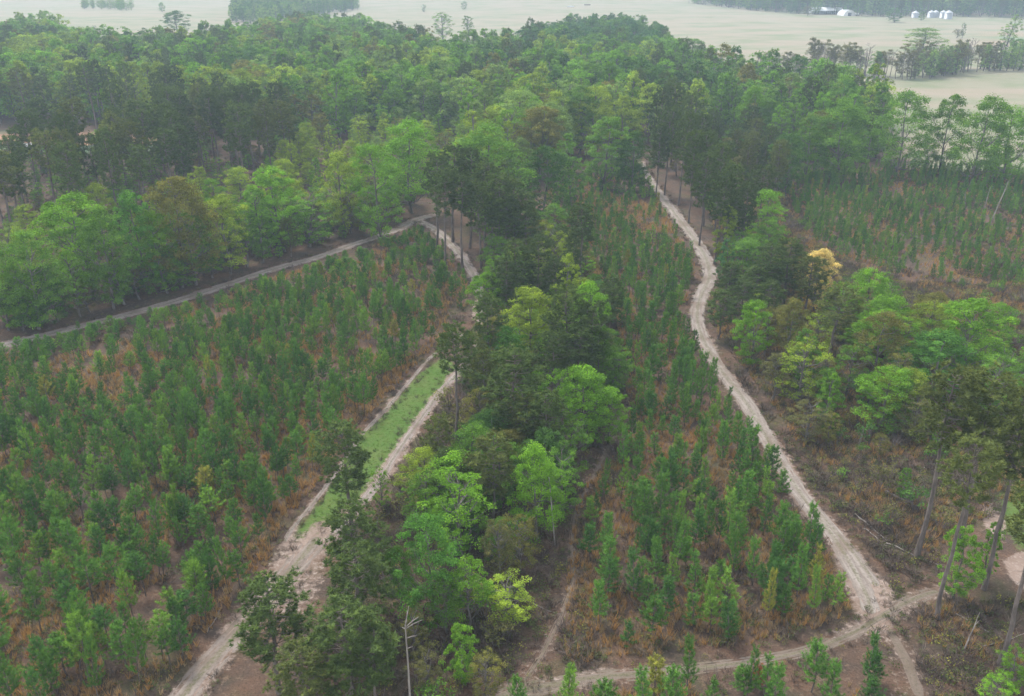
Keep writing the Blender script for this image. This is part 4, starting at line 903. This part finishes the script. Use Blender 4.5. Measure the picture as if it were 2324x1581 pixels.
def sample(polys, dens, seed, test):
    R = np.random.default_rng(seed); out = []
    for p in polys:
        lo, hi = p.min(0), p.max(0); n = int((hi - lo).prod() * dens)
        x, y = R.uniform(lo[0], hi[0], n), R.uniform(lo[1], hi[1], n)
        k = sd_poly(x, y, p) > 0; x, y = x[k], y[k]
        px, py = project(x, y, 0.5); k = (px > -30) & (px < 2354) & (py < 1620); x, y = x[k], y[k]
        dr = np.min([d_line(x, y, rd) for rd in ROADS + [LANE_LOW]], axis=0)
        k = test(x, y, R, dr); out.append(np.column_stack([x[k], y[k]]))
    return np.concatenate(out)
ALL_B = [BLOCK_L, BLOCK_M, BLOCK_R, BLOCK_D]
EDGE_B = gpoly([(1020, 745), (1000, 820), (930, 880), (860, 960), (800, 1030), (720, 1140), (640, 1250), (600, 1290), (570, 1270), (700, 1080), (800, 940), (900, 830)])
def grassy(x, y, R, dr):
    n = fbm(x / 7, y / 7, 21)
    return (dr > 2.0) & (sd_poly(x, y, LAWN) < -0.6) & (R.random(len(x)) < sstep(0.36, 0.56, n))
PATHGRASS = gpoly([(1290, 1260), (1310, 1130), (1420, 1000), (1425, 1060), (1345, 1170), (1345, 1400), (1350, 1500), (1330, 1550), (1280, 1500)])
g1 = np.vstack([sample([BLOCK_L, BLOCK_M, BLOCK_D, STRIP_R, WOODS_BR, PATHGRASS], 3.2, 81, grassy), sample([BLOCK_R], 1.3, 80, grassy)]); g2 = sample([EDGE_B], 3.5, 82, lambda x, y, R, dr: (dr > 1.2) & (sd_poly(x, y, LAWN) < -0.8) & (R.random(len(x)) < 0.7))
G = np.vstack([g1, g2]); R = np.random.default_rng(83); n = len(G)
s = R.uniform(0.6, 1.25, n)
scatter('broom_grass', np.column_stack([G, hz(G[:, 0], G[:, 1])]), R.integers(0, 4, n), np.column_stack([np.zeros((n, 2)), R.uniform(0, 6.28, n)]), np.column_stack([s, s, s]),
        [tuft(600, 16, 0.95, 0.22, 0.055, m_broom), tuft(601, 13, 0.8, 0.25, 0.055, m_broom2), tuft(602, 18, 1.05, 0.2, 0.05, m_broom), tuft(603, 14, 0.7, 0.28, 0.055, m_broom2)],
        'rust-orange broom grass growing between the young pines', 'grass')
lw = sample([LAWN], 4.5, 84, lambda x, y, R, dr: (dr > 0.9) & (R.random(len(x)) < 0.85)); R = np.random.default_rng(85); n = len(lw); s = R.uniform(0.6, 1.2, n)
scatter('green_grass', np.column_stack([lw, np.zeros(n)]), R.integers(0, 2, n), np.column_stack([np.zeros((n, 2)), R.uniform(0, 6.28, n)]), np.column_stack([s, s, s]),
        [tuft(610, 16, 0.09, 0.3, 0.04, m_lawn, 0.8), tuft(611, 14, 0.07, 0.3, 0.04, m_lawn, 0.9)], 'short green grass strip along the sandy lane', 'grass')
def brush_clump(seed, mat, n=26, h=0.9, spread=0.6):
    R = np.random.default_rng(seed); g = Geo()
    for _ in range(n):
        a, r = R.uniform(0, 6.28), R.uniform(0, spread); b = np.array([math.cos(a) * r, math.sin(a) * r, 0]); d = unit(np.array([math.cos(a) * 0.5 + R.normal(0, 0.4), math.sin(a) * 0.5 + R.normal(0, 0.4), 1.0]))
        m = b + d * h * R.uniform(0.3, 0.6); e = m + unit(d + R.normal(0, 0.4, 3)) * h * R.uniform(0.3, 0.6)
        sd = unit(np.cross(d, R.normal(size=3))) * 0.022
        g.add(np.stack([b - sd, b + sd, m + sd, m - sd]), [(0, 1, 2, 3)], [R.random()]); g.add(np.stack([m - sd, m + sd, e + sd * 0.3, e - sd * 0.3]), [(0, 1, 2, 3)], [R.random()])
        e2 = m + unit(d + R.normal(0, 0.7, 3)) * h * 0.45; g.add(np.stack([m - sd * 0.6, m + sd * 0.6, e2 + sd * 0.3, e2 - sd * 0.3]), [(0, 1, 2, 3)], [R.random()])
    return g.mesh('brush', mat)
def weed_clump(seed, mat, n=40, h=0.7, spread=0.7):
    R = np.random.default_rng(seed); g = Geo()
    for _ in range(3): leaves(g, np.array([R.normal(0, spread * 0.4), R.normal(0, spread * 0.4), h * 0.45]), h * 0.6, n // 3, 0.17, R, 0.8)
    return g.mesh('weed', mat)
VERGE = gpoly([(1650, 800), (1760, 960), (1850, 1080), (1960, 1180), (2040, 1240), (2130, 1260), (2160, 1330), (2010, 1345), (1930, 1245), (1800, 1075), (1700, 900)])
JUNCTION = gpoly([(1950, 1430), (2010, 1350), (2160, 1345), (2120, 1450), (2110, 1680), (1990, 1680)])
PATHSIDE = gpoly([(1225, 1470), (1285, 1260), (1310, 1130), (1420, 1000), (1425, 1060), (1345, 1170), (1345, 1400), (1350, 1500), (1330, 1550), (1180, 1560)])
ALL_S = [STRIP_C, STRIP_R, WOODS_BR, VERGE, PATHSIDE]
b1 = sample([BLOCK_L, BLOCK_M, BLOCK_D, BLOCK_R], 0.6, 86, lambda x, y, R, dr: (dr > 1.8) & (R.random(len(x)) < sstep(0.62, 0.4, fbm(x / 9, y / 9, 25))))
b2 = sample(ALL_S, 2.2, 87, lambda x, y, R, dr: (dr > 1.6) & (d_line(x, y, PATH_F) > 0.9) & (sd_poly(x, y, SAND_OPEN) < 0) & (R.random(len(x)) < 0.75))
b4 = sample([JUNCTION], 0.45, 92, lambda x, y, R, dr: (dr > 1.0) & (d_line(x, y, TRACK_E) > 0.8) & (R.random(len(x)) < 0.5))
b3 = sample([FOREST], 0.22, 88, lambda x, y, R, dr: (dr > 2.5) & (y < 300))
b5 = []
R = np.random.default_rng(93)
for rd, w in ((ROAD_C, 1.25), (ROAD_B, 0.9), (ROAD_A, 1.5), (TRACK_D, 0.8), (ROAD_B2, 0.5), (LANE_LOW, 1.4), (TRACK_E, 0.9), (PATH_F, 0.3)):
    P_ = spline(rd, 0.22); T_ = unit(np.gradient(P_, axis=0)); N_ = np.column_stack([-T_[:, 1], T_[:, 0]])
    o_ = R.choice([-1, 1], len(P_)) * (w + np.abs(R.normal(0, 0.7, len(P_)))); b5.append((P_ + N_ * o_[:, None])[R.random(len(P_)) < 0.62])
b5 = np.vstack(b5); px_, py_ = project(b5[:, 0], b5[:, 1], 0.3); b5 = b5[(px_ > -20) & (px_ < 2344) & (py_ < 1610)]
B = np.vstack([b1, b2, b3, b4, b5]); R = np.random.default_rng(89); n = len(B); s = R.uniform(0.6, 1.5, n); s[-len(b5):] *= 0.5
scatter('undergrowth', np.column_stack([B, hz(B[:, 0], B[:, 1])]), R.choice(6, n, p=[0.18, 0.14, 0.13, 0.22, 0.2, 0.13]), np.column_stack([np.zeros((n, 2)), R.uniform(0, 6.28, n)]), np.column_stack([s, s, s]),
        [brush_clump(620, m_brush), brush_clump(621, m_brush, 22, 1.2, 0.5), brush_clump(622, m_brush, 30, 0.6, 0.8), weed_clump(623, m_weed), weed_clump(624, m_weed, 50, 0.5, 0.9), weed_clump(625, far_mats['olive'], 36, 0.8, 0.6)],
        'low dry brush and weeds covering the rough ground', 'undergrowth')
print('grass', len(G), 'lawn', len(lw), 'brush', len(B))

# ------------------------------------------------------------------ shrubs and saplings in the strips and along the wood edge
R = np.random.default_rng(90); cnt = 0
ROADSIDE = gpoly([(0, 745), (300, 690), (600, 590), (900, 500), (900, 480), (600, 560), (300, 660), (0, 715)])
RIGHT_EDGE = gpoly([(1740, 380), (2000, 382), (2324, 390), (2324, 372), (2000, 366), (1740, 355)])
for poly, sp, hr_, tones, zone in ((STRIP_C, 5.6, (1.8, 4.2), ['drab', 'olive', 'mid', 'drab'], 'in the middle strip'), (STRIP_R, 4.6, (1.4, 3.6), ['drab', 'olive', 'mid', 'deep', 'drab'], 'in the brushy strip'),
                                   (WOODS_BR, 4.2, (1.0, 2.4), ['drab', 'olive', 'mid'], 'by the junction'), (ROADSIDE, 4.5, (2, 4.5), ['drab', 'mid', 'deep'], 'along the road edge'), (RIGHT_EDGE, 4.5, (2, 5), ['deep', 'mid', 'drab', 'bright'], 'under the oaks')):
    x, y = grid_in(poly, sp, 0.3, 0.5, int(sp * 10) + cnt, 0.5)
    for a, b in zip(x, y):
        if min(d_line(np.array([a]), np.array([b]), rd)[0] for rd in ROADS + [PATH_F, LANE_LOW]) < 2.0 or sd_poly(np.array([a]), np.array([b]), LAWN)[0] > -1.5 or sd_poly(np.array([a]), np.array([b]), SAND_OPEN)[0] > -1: continue
        if R.random() < 0.15 or cnt > 285: continue
        cnt += 1; h = R.uniform(*hr_); bare = R.random() < 0.3
        if bare: put('shrub', SB[cnt % 2], a, b, h, h * 1.25, 'drab', 'shrub', 'shrub', f'leafless grey shrub {zone}, {where(a, b, h)}', 'brush shrubs', crown_name='branches')
        else: put('shrub', SH[cnt % 4], a, b, h, h * R.uniform(0.95, 1.4), R.choice(tones), 'shrub', 'shrub', None, 'brush shrubs', zone, 'tall' if h > 2.8 else 'low', crown_name='leaves')
print('shrubs', cnt)

# ------------------------------------------------------------------ dead wood
def snag(px0, py0, h, r, seed, label, lean=(0, 0), limbs=()):
    R = np.random.default_rng(seed); x, y = gp(px0, py0); root = bpy.data.objects.new('dead_tree', None); COL.objects.link(root); root.location = (x, y, float(hz(x, y)) - 0.05)
    zz = np.linspace(0, h, 9); off = np.cumsum(R.normal(0, 0.025, (9, 2)), axis=0); off -= off[0]
    P = np.column_stack([off[:, 0] + lean[0] * zz / h, off[:, 1] + lean[1] * zz / h, zz]); g = Geo(); g.tube(P, np.linspace(r, r * 0.5, 9), 8)
    link('trunk', g.mesh('dead_trunk', M_DEAD, True), root)
    for t, a, l, up in limbs:
        p = np.array([np.interp(t * h, zz, P[:, i]) for i in range(3)]); d = np.array([math.cos(a), math.sin(a), up]); g = Geo()
        m = p + d * l * 0.5 + np.array([0, 0, 0.05 * l]); g.tube([p, m, p + d * l], [r * 0.42, r * 0.3, r * 0.12], 5)
        e = m + unit(d + R.normal(0, 0.5, 3)) * l * 0.4; g.tube([m, e], [r * 0.2, r * 0.07], 4)
        link('limb', g.mesh('dead_limb', M_DEAD, True), root)
    tag(root, label, 'dead tree'); return root
snag(933, 1640, 10.6, 0.115, 1, 'bare pale snag with broken forked top', (0, 0), [(0.985, 1.3, 0.9, 1.4), (0.97, 0.3, 1.1, 0.7), (0.955, 0.0, 1.4, 0.65), (0.95, 3.0, 0.3, 0.5), (0.86, 0.1, 0.9, 0.3), (0.76, 0.2, 0.5, 0.3)])
snag(2190, 478, 5.0, 0.12, 2, 'short curved pale snag among the far young pines', (-1.0, 0), [(0.8, 2.6, 0.5, 0.8)])
snag(2232, 482, 6.6, 0.12, 3, 'straight pale snag between two others', (0.5, 0), [(0.9, 0.4, 0.4, 0.5)])
snag(2243, 518, 11.5, 0.15, 4, 'long leaning pale snag, tallest in the far plantation', (2.6, 0), [(0.8, 0.3, 0.9, 0.5), (0.9, 3, 0.5, 0.6)])
snag(1950, 1012, 2.6, 0.14, 5, 'broken stub of tan wood in the brush', (0.15, 0))
snag(2185, 1485, 4.8, 0.07, 6, 'thin pale sapling stem below the junction pine', (0.7, 0), [(0.7, 0.5, 0.6, 0.6)])
snag(1260, 1240, 9.0, 0.09, 7, 'slim pale stem against the vivid green hardwood', (-0.8, 0))
def fallen(a, b, r, seed, label, twigs=3):
    R = np.random.default_rng(seed); p, q = gp(*a), gp(*b); root = bpy.data.objects.new('fallen_log', None); COL.objects.link(root); root.location = (*p, float(hz(*p)))
    d = q - p; t = np.linspace(0, 1, 7)[:, None]; P = np.column_stack([t * d + R.normal(0, 0.06, (7, 2)), np.full(7, r * 0.9) + np.abs(R.normal(0, 0.06, 7))]); g = Geo(); g.tube(P, np.linspace(r, r * 0.45, 7), 7)
    link('log', g.mesh('log', M_DEAD, True), root)
    for _ in range(twigs):
        u = R.uniform(0.3, 0.95); s0 = np.array([*(d * u), r]); e = s0 + np.array([R.normal(0, 0.7), R.normal(0, 0.7), R.uniform(0.2, 0.8)]); g = Geo(); g.tube([s0, (s0 + e) / 2 + R.normal(0, 0.08, 3), e], [r * 0.35, r * 0.22, r * 0.1], 4)
        link('branch', g.mesh('log_branch', M_DEAD, True), root)
    tag(root, label, 'fallen log')
fallen((2008, 1118), (2100, 1162), 0.17, 1, 'thick pale fallen log leaning at the pine stems', 1)
fallen((1940, 1168), (2010, 1228), 0.09, 2, 'thin grey fallen pole beside the gravel road', 4)
fallen((1925, 1130), (1985, 1180), 0.08, 3, 'grey fallen stem above another by the road', 4)
fallen((2010, 1235), (2140, 1290), 0.07, 4, 'long thin branch lying across the grass', 5)
fallen((1960, 1200), (2000, 1232), 0.07, 5, 'short grey pole near the road verge', 1)
fallen((2060, 858), (2112, 862), 0.10, 6, 'pale branch lying below the emerald hardwood', 2)
fallen((1810, 975), (1842, 1010), 0.07, 7, 'leaning thin stick in the right-hand brush', 1)
fallen((1115, 1335), (1260, 1395), 0.07, 8, 'arching bare branch reaching to the footpath', 5)
fallen((505, 1380), (470, 1440), 0.06, 9, 'thin dead stick by the sandy lane', 2)
fallen((2170, 1395), (2250, 1440), 0.07, 10, 'fallen branch under the junction pine', 4)
fallen((2230, 1470), (2324, 1440), 0.06, 11, 'bent grey branch on the bare litter', 3)
R = np.random.default_rng(97)
for i in range(16):
    a_ = (R.uniform(1880, 2110), R.uniform(1060, 1300)) if i < 11 else (R.uniform(2120, 2300), R.uniform(1420, 1560))
    if d_line(np.array([gp(*a_)[0]]), np.array([gp(*a_)[1]]), ROAD_C)[0] < 3: continue
    b_ = (a_[0] + R.uniform(-35, 55), a_[1] + R.uniform(-10, 28)); q = gp(*a_)
    fallen(a_, b_, R.uniform(0.035, 0.06), 40 + i, f'thin grey fallen stick, {where(q[0], q[1], 0.1)}', 2)
x, y = gp(1712, 1555); put('young pine', YP[5], x, y, 2.6, 2.0, 'rust', 'dead_pine', 'dead pine', 'small rust-brown dead pine below the dirt track')
x, y = gp(80, 1500); put('shrub', SH[2], x, y, 2.2, 2.0, 'rust', 'dead_pine', 'dead pine', 'withered red-brown sapling in the near plantation corner', crown_name='needles')

# ------------------------------------------------------------------ the farm
m_roof = plain_mat('white_roof', (0.78, 0.79, 0.80), 0.45); m_wall = plain_mat('white_wall', (0.66, 0.66, 0.65)); m_darkw = plain_mat('shed_opening', (0.06, 0.06, 0.065))
m_tin = plain_mat('galvanised_tin', (0.36, 0.38, 0.40), 0.5, 0.3); m_wood = plain_mat('pole_wood', (0.17, 0.14, 0.12)); m_rust = plain_mat('rusty_roof', (0.42, 0.28, 0.24))
def farm_root(name, px, py, label, cat, rz=0.0):
    x, y = gp(px, py); r = bpy.data.objects.new(name, None); COL.objects.link(r); r.location = (x, y, float(hz(x, y)) - 0.1); r.rotation_euler = (0, 0, rz); tag(r, label, cat); return r
def gable(g, x0, x1, y0, y1, ze, zr, t=0.25):
    ym = (y0 + y1) / 2
    for ya, za, yb, zb in ((y0, ze, ym, zr), (ym, zr, y1, ze)):
        v = [(x0, ya, za), (x1, ya, za), (x1, yb, zb), (x0, yb, zb)]; v += [(a, b, c + t) for a, b, c in v]
        g.add(v, [(3, 2, 1, 0), (4, 5, 6, 7), (0, 1, 5, 4), (1, 2, 6, 5), (2, 3, 7, 6), (3, 0, 4, 7)])
def barn(px, py, L, W, ze, zr, label, roof, open_front, rz=0.0, bays=5):
    r = farm_root('barn', px, py, label, 'barn', rz); g = Geo()
    if open_front:
        g.box(-L / 2, L / 2, W / 2 - 0.2, W / 2, 0, ze); g.box(-L / 2, -L / 2 + 0.2, -W / 2, W / 2 - 0.2, 0, ze); g.box(L / 2 - 0.2, L / 2, -W / 2, W / 2 - 0.2, 0, ze)
    else: g.box(-L / 2, L / 2, -W / 2, W / 2, 0, ze)
    link('wall', g.mesh('barn_wall', m_wall), r)
    g = Geo(); gable(g, -L / 2 - 0.5, L / 2 + 0.5, -W / 2 - 0.6, W / 2 + 0.6, ze - 0.02, zr); link('roof', g.mesh('barn_roof', roof), r)
    for i in range(bays + 1 if open_front else 2):
        g = Geo()
        if open_front: xx = -L / 2 + L * i / bays; g.box(xx - 0.15, xx + 0.15, -W / 2 - 0.1, -W / 2 + 0.2, 0, ze); link('post', g.mesh('post', m_wood), r)
        else: xx = -L / 4 + L / 2 * i; g.box(xx - 1.3, xx + 1.3, -W / 2 - 0.12, -W / 2 - 0.02, 0, ze * 0.8); link('door', g.mesh('barn_door', m_darkw), r)
    return r
barn(1873, 33, 36, 13, 4.0, 7.5, 'long white-roofed open barn, largest of the farm', m_roof, True, 0.05)
barn(1884, 25, 20, 10, 4.5, 7.5, 'white-roofed shed behind the long barn', m_roof, False, 0.1, 2)
barn(1846, 27, 14, 9, 4.0, 6.0, 'pale shed at the tree end of the farm', m_tin, False, 0.0, 2)
barn(1962, 25, 22, 8, 3.5, 5.5, 'low grey shed behind the rounded white building', m_tin, True, 0.0, 4)
barn(2300, 19, 10, 8, 3.5, 5.5, 'tiny pale house before the far woods', m_wall, False, 0.3, 2)
r = farm_root('hoop_barn', 1920, 36, 'rounded white arched building beside the long barn', 'barn', 0.15); g = Geo()
th = np.linspace(0, math.pi, 13); arc = np.column_stack([np.cos(th) * 7, np.sin(th) * 6.5])
v = [(a, yy, b) for yy in (-8, 8) for a, b in arc]; g.add(v, [(i, i + 1, i + 14, i + 13) for i in range(12)]); link('roof', g.mesh('hoop_roof', m_roof, True), r)
g = Geo(); g.add([(a, -7.9, b) for a, b in arc] , [(i, i + 1, 11 - i, 12 - i) for i in range(6)]); link('end_wall', g.mesh('hoop_end', m_wall), r)
g = Geo(); g.box(-2, 2, -8.15, -7.95, 0, 3.6); link('door', g.mesh('hoop_door', m_darkw), r)
g = Geo(); g.box(7.1, 14, -4, 4, 0, 2.4); link('annex', g.mesh('hoop_annex', m_wall), r)
for px, py, rad, hh, lb in ((2076, 41, 3.9, 5.0, 'short grain bin left of the trees'), (2112, 41, 3.8, 5.6, 'middle grain bin with white cone'), (2122, 40, 3.5, 5.4, 'grain bin close behind the middle one'),
                            (2139, 42, 3.4, 6.2, 'slender grain bin beside the tallest'), (2151, 44, 4.0, 6.6, 'tallest grain bin at the end of the row')):
    r = farm_root('grain_bin', px, py, lb, 'grain bin'); a = np.linspace(0, 2 * math.pi, 24, endpoint=False); g = Geo()
    zs = np.repeat(np.arange(0, hh + 0.01, hh / 10), 2)[1:-1]; ring = [(math.cos(t) * (rad + 0.06 * (k % 2)), math.sin(t) * (rad + 0.06 * (k % 2)), z) for k, z in enumerate(zs) for t in a]
    g.add(ring, [(k * 24 + j, k * 24 + (j + 1) % 24, (k + 1) * 24 + (j + 1) % 24, (k + 1) * 24 + j) for k in range(len(zs) - 1) for j in range(24)]); link('body', g.mesh('bin_body', m_tin, False), r)
    g = Geo(); g.add([(math.cos(t) * q, math.sin(t) * q, z) for q, z in ((rad + 0.25, hh - 0.05), (0.5, hh + rad * 0.55)) for t in a], [(j, (j + 1) % 24, 24 + (j + 1) % 24, 24 + j) for j in range(24)]); link('roof', g.mesh('bin_roof', m_tin), r)
    g = Geo(); g.tube([(0, 0, hh + rad * 0.5), (0, 0, hh + rad * 0.55 + 0.5)], [0.55, 0.5], 12); link('cap', g.mesh('bin_cap', m_tin), r)
r = farm_root('utility_pole', 2029, 40, 'wooden utility pole standing in the farm pasture', 'pole'); g = Geo(); g.tube([(0, 0, 0), (0, 0, 12)], [0.22, 0.15], 8); link('post', g.mesh('pole_post', m_wood), r)
g = Geo(); g.box(-1.3, 1.3, -0.1, 0.1, 11, 11.25); link('crossarm', g.mesh('crossarm', m_wood), r)
for k, xx in enumerate((-1.1, 0.9)): g = Geo(); g.tube([(xx, 0, 11.25), (xx, 0, 11.6)], [0.1, 0.08], 6); link('insulator', g.mesh('insulator', m_wall), r)
for px, py, L, lb in ((1657, 17, 7, 'dark hay feeder far out in the pasture'), (1708, 15, 16, 'long dark trough in the pasture'), (1333, 13, 8, 'small dark feeder beyond the wood'), (1295, 17, 9, 'white feed trailer beyond the wood'), (1735, 133, 9, 'dark cattle trough at the pasture corner')):
    r = farm_root('feed_trough', px, py, lb, 'trough'); g = Geo(); g.box(-L / 2, L / 2, -0.9, 0.9, 0.4, 0.6); link('floor', g.mesh('trough_floor', m_wood), r)
    for s_ in (-1, 1): g = Geo(); g.box(-L / 2, L / 2, s_ * 1.0 - 0.08, s_ * 1.0 + 0.08, 0.45, 1.5); link('side', g.mesh('trough_side', m_wood if 'white' not in lb else m_roof), r)
    for s_ in (-1, 1): g = Geo(); g.box(s_ * L * 0.4 - 0.15, s_ * L * 0.4 + 0.15, -0.85, 0.85, 0, 0.38); link('leg', g.mesh('trough_leg', m_wood), r)
r = farm_root('shed', 55, 348, 'small white-roofed shed in the clearing behind the pines', 'shed', 0.2); g = Geo(); g.box(-3.2, 3.2, -2, 2, 0, 2.3); link('wall', g.mesh('shed_wall', m_wall), r)
g = Geo(); gable(g, -3.6, 3.6, -2.4, 2.4, 2.28, 3.3, 0.12); link('roof', g.mesh('shed_roof', m_roof), r)
g = Geo(); g.box(-0.6, 0.6, -2.1, -2.01, 0, 2.0); link('door', g.mesh('shed_door', m_darkw), r)

# ------------------------------------------------------------------ haze: the air of the place
g = Geo(); g.box(-7000, 7000, -400, 7000, -8, 66)
m, nt = new_mat('haze'); m.cycles.volume_sampling = 'DISTANCE'
pv = nd(nt, 'ShaderNodeVolumePrincipled', {'Color': (0.68, 0.85, 1.0, 1), 'Density': HAZE_DENSITY, 'Anisotropy': 0.0})
nd(nt, 'ShaderNodeOutputMaterial', {'Volume': pv.outputs[0]})
tag(link('haze', g.mesh('haze', m)), 'pale bluish haze lying over the distance', 'haze', None, 'stuff')

# ------------------------------------------------------------------ things whose labels fell together: say which by distance
by = {}
for o in COL.objects:
    if o.parent is None and o.get('label') and o.get('group'): by.setdefault(o['label'], []).append(o)
for lb, os_ in by.items():
    if len(os_) > 1:
        os_.sort(key=lambda o: depth_of(o.location.x, o.location.y, o.location.z))
        for o, wd in zip(os_, ['nearest', 'second', 'third', 'fourth', 'fifth', 'sixth', 'seventh']): o['label'] = lb + ', ' + wd
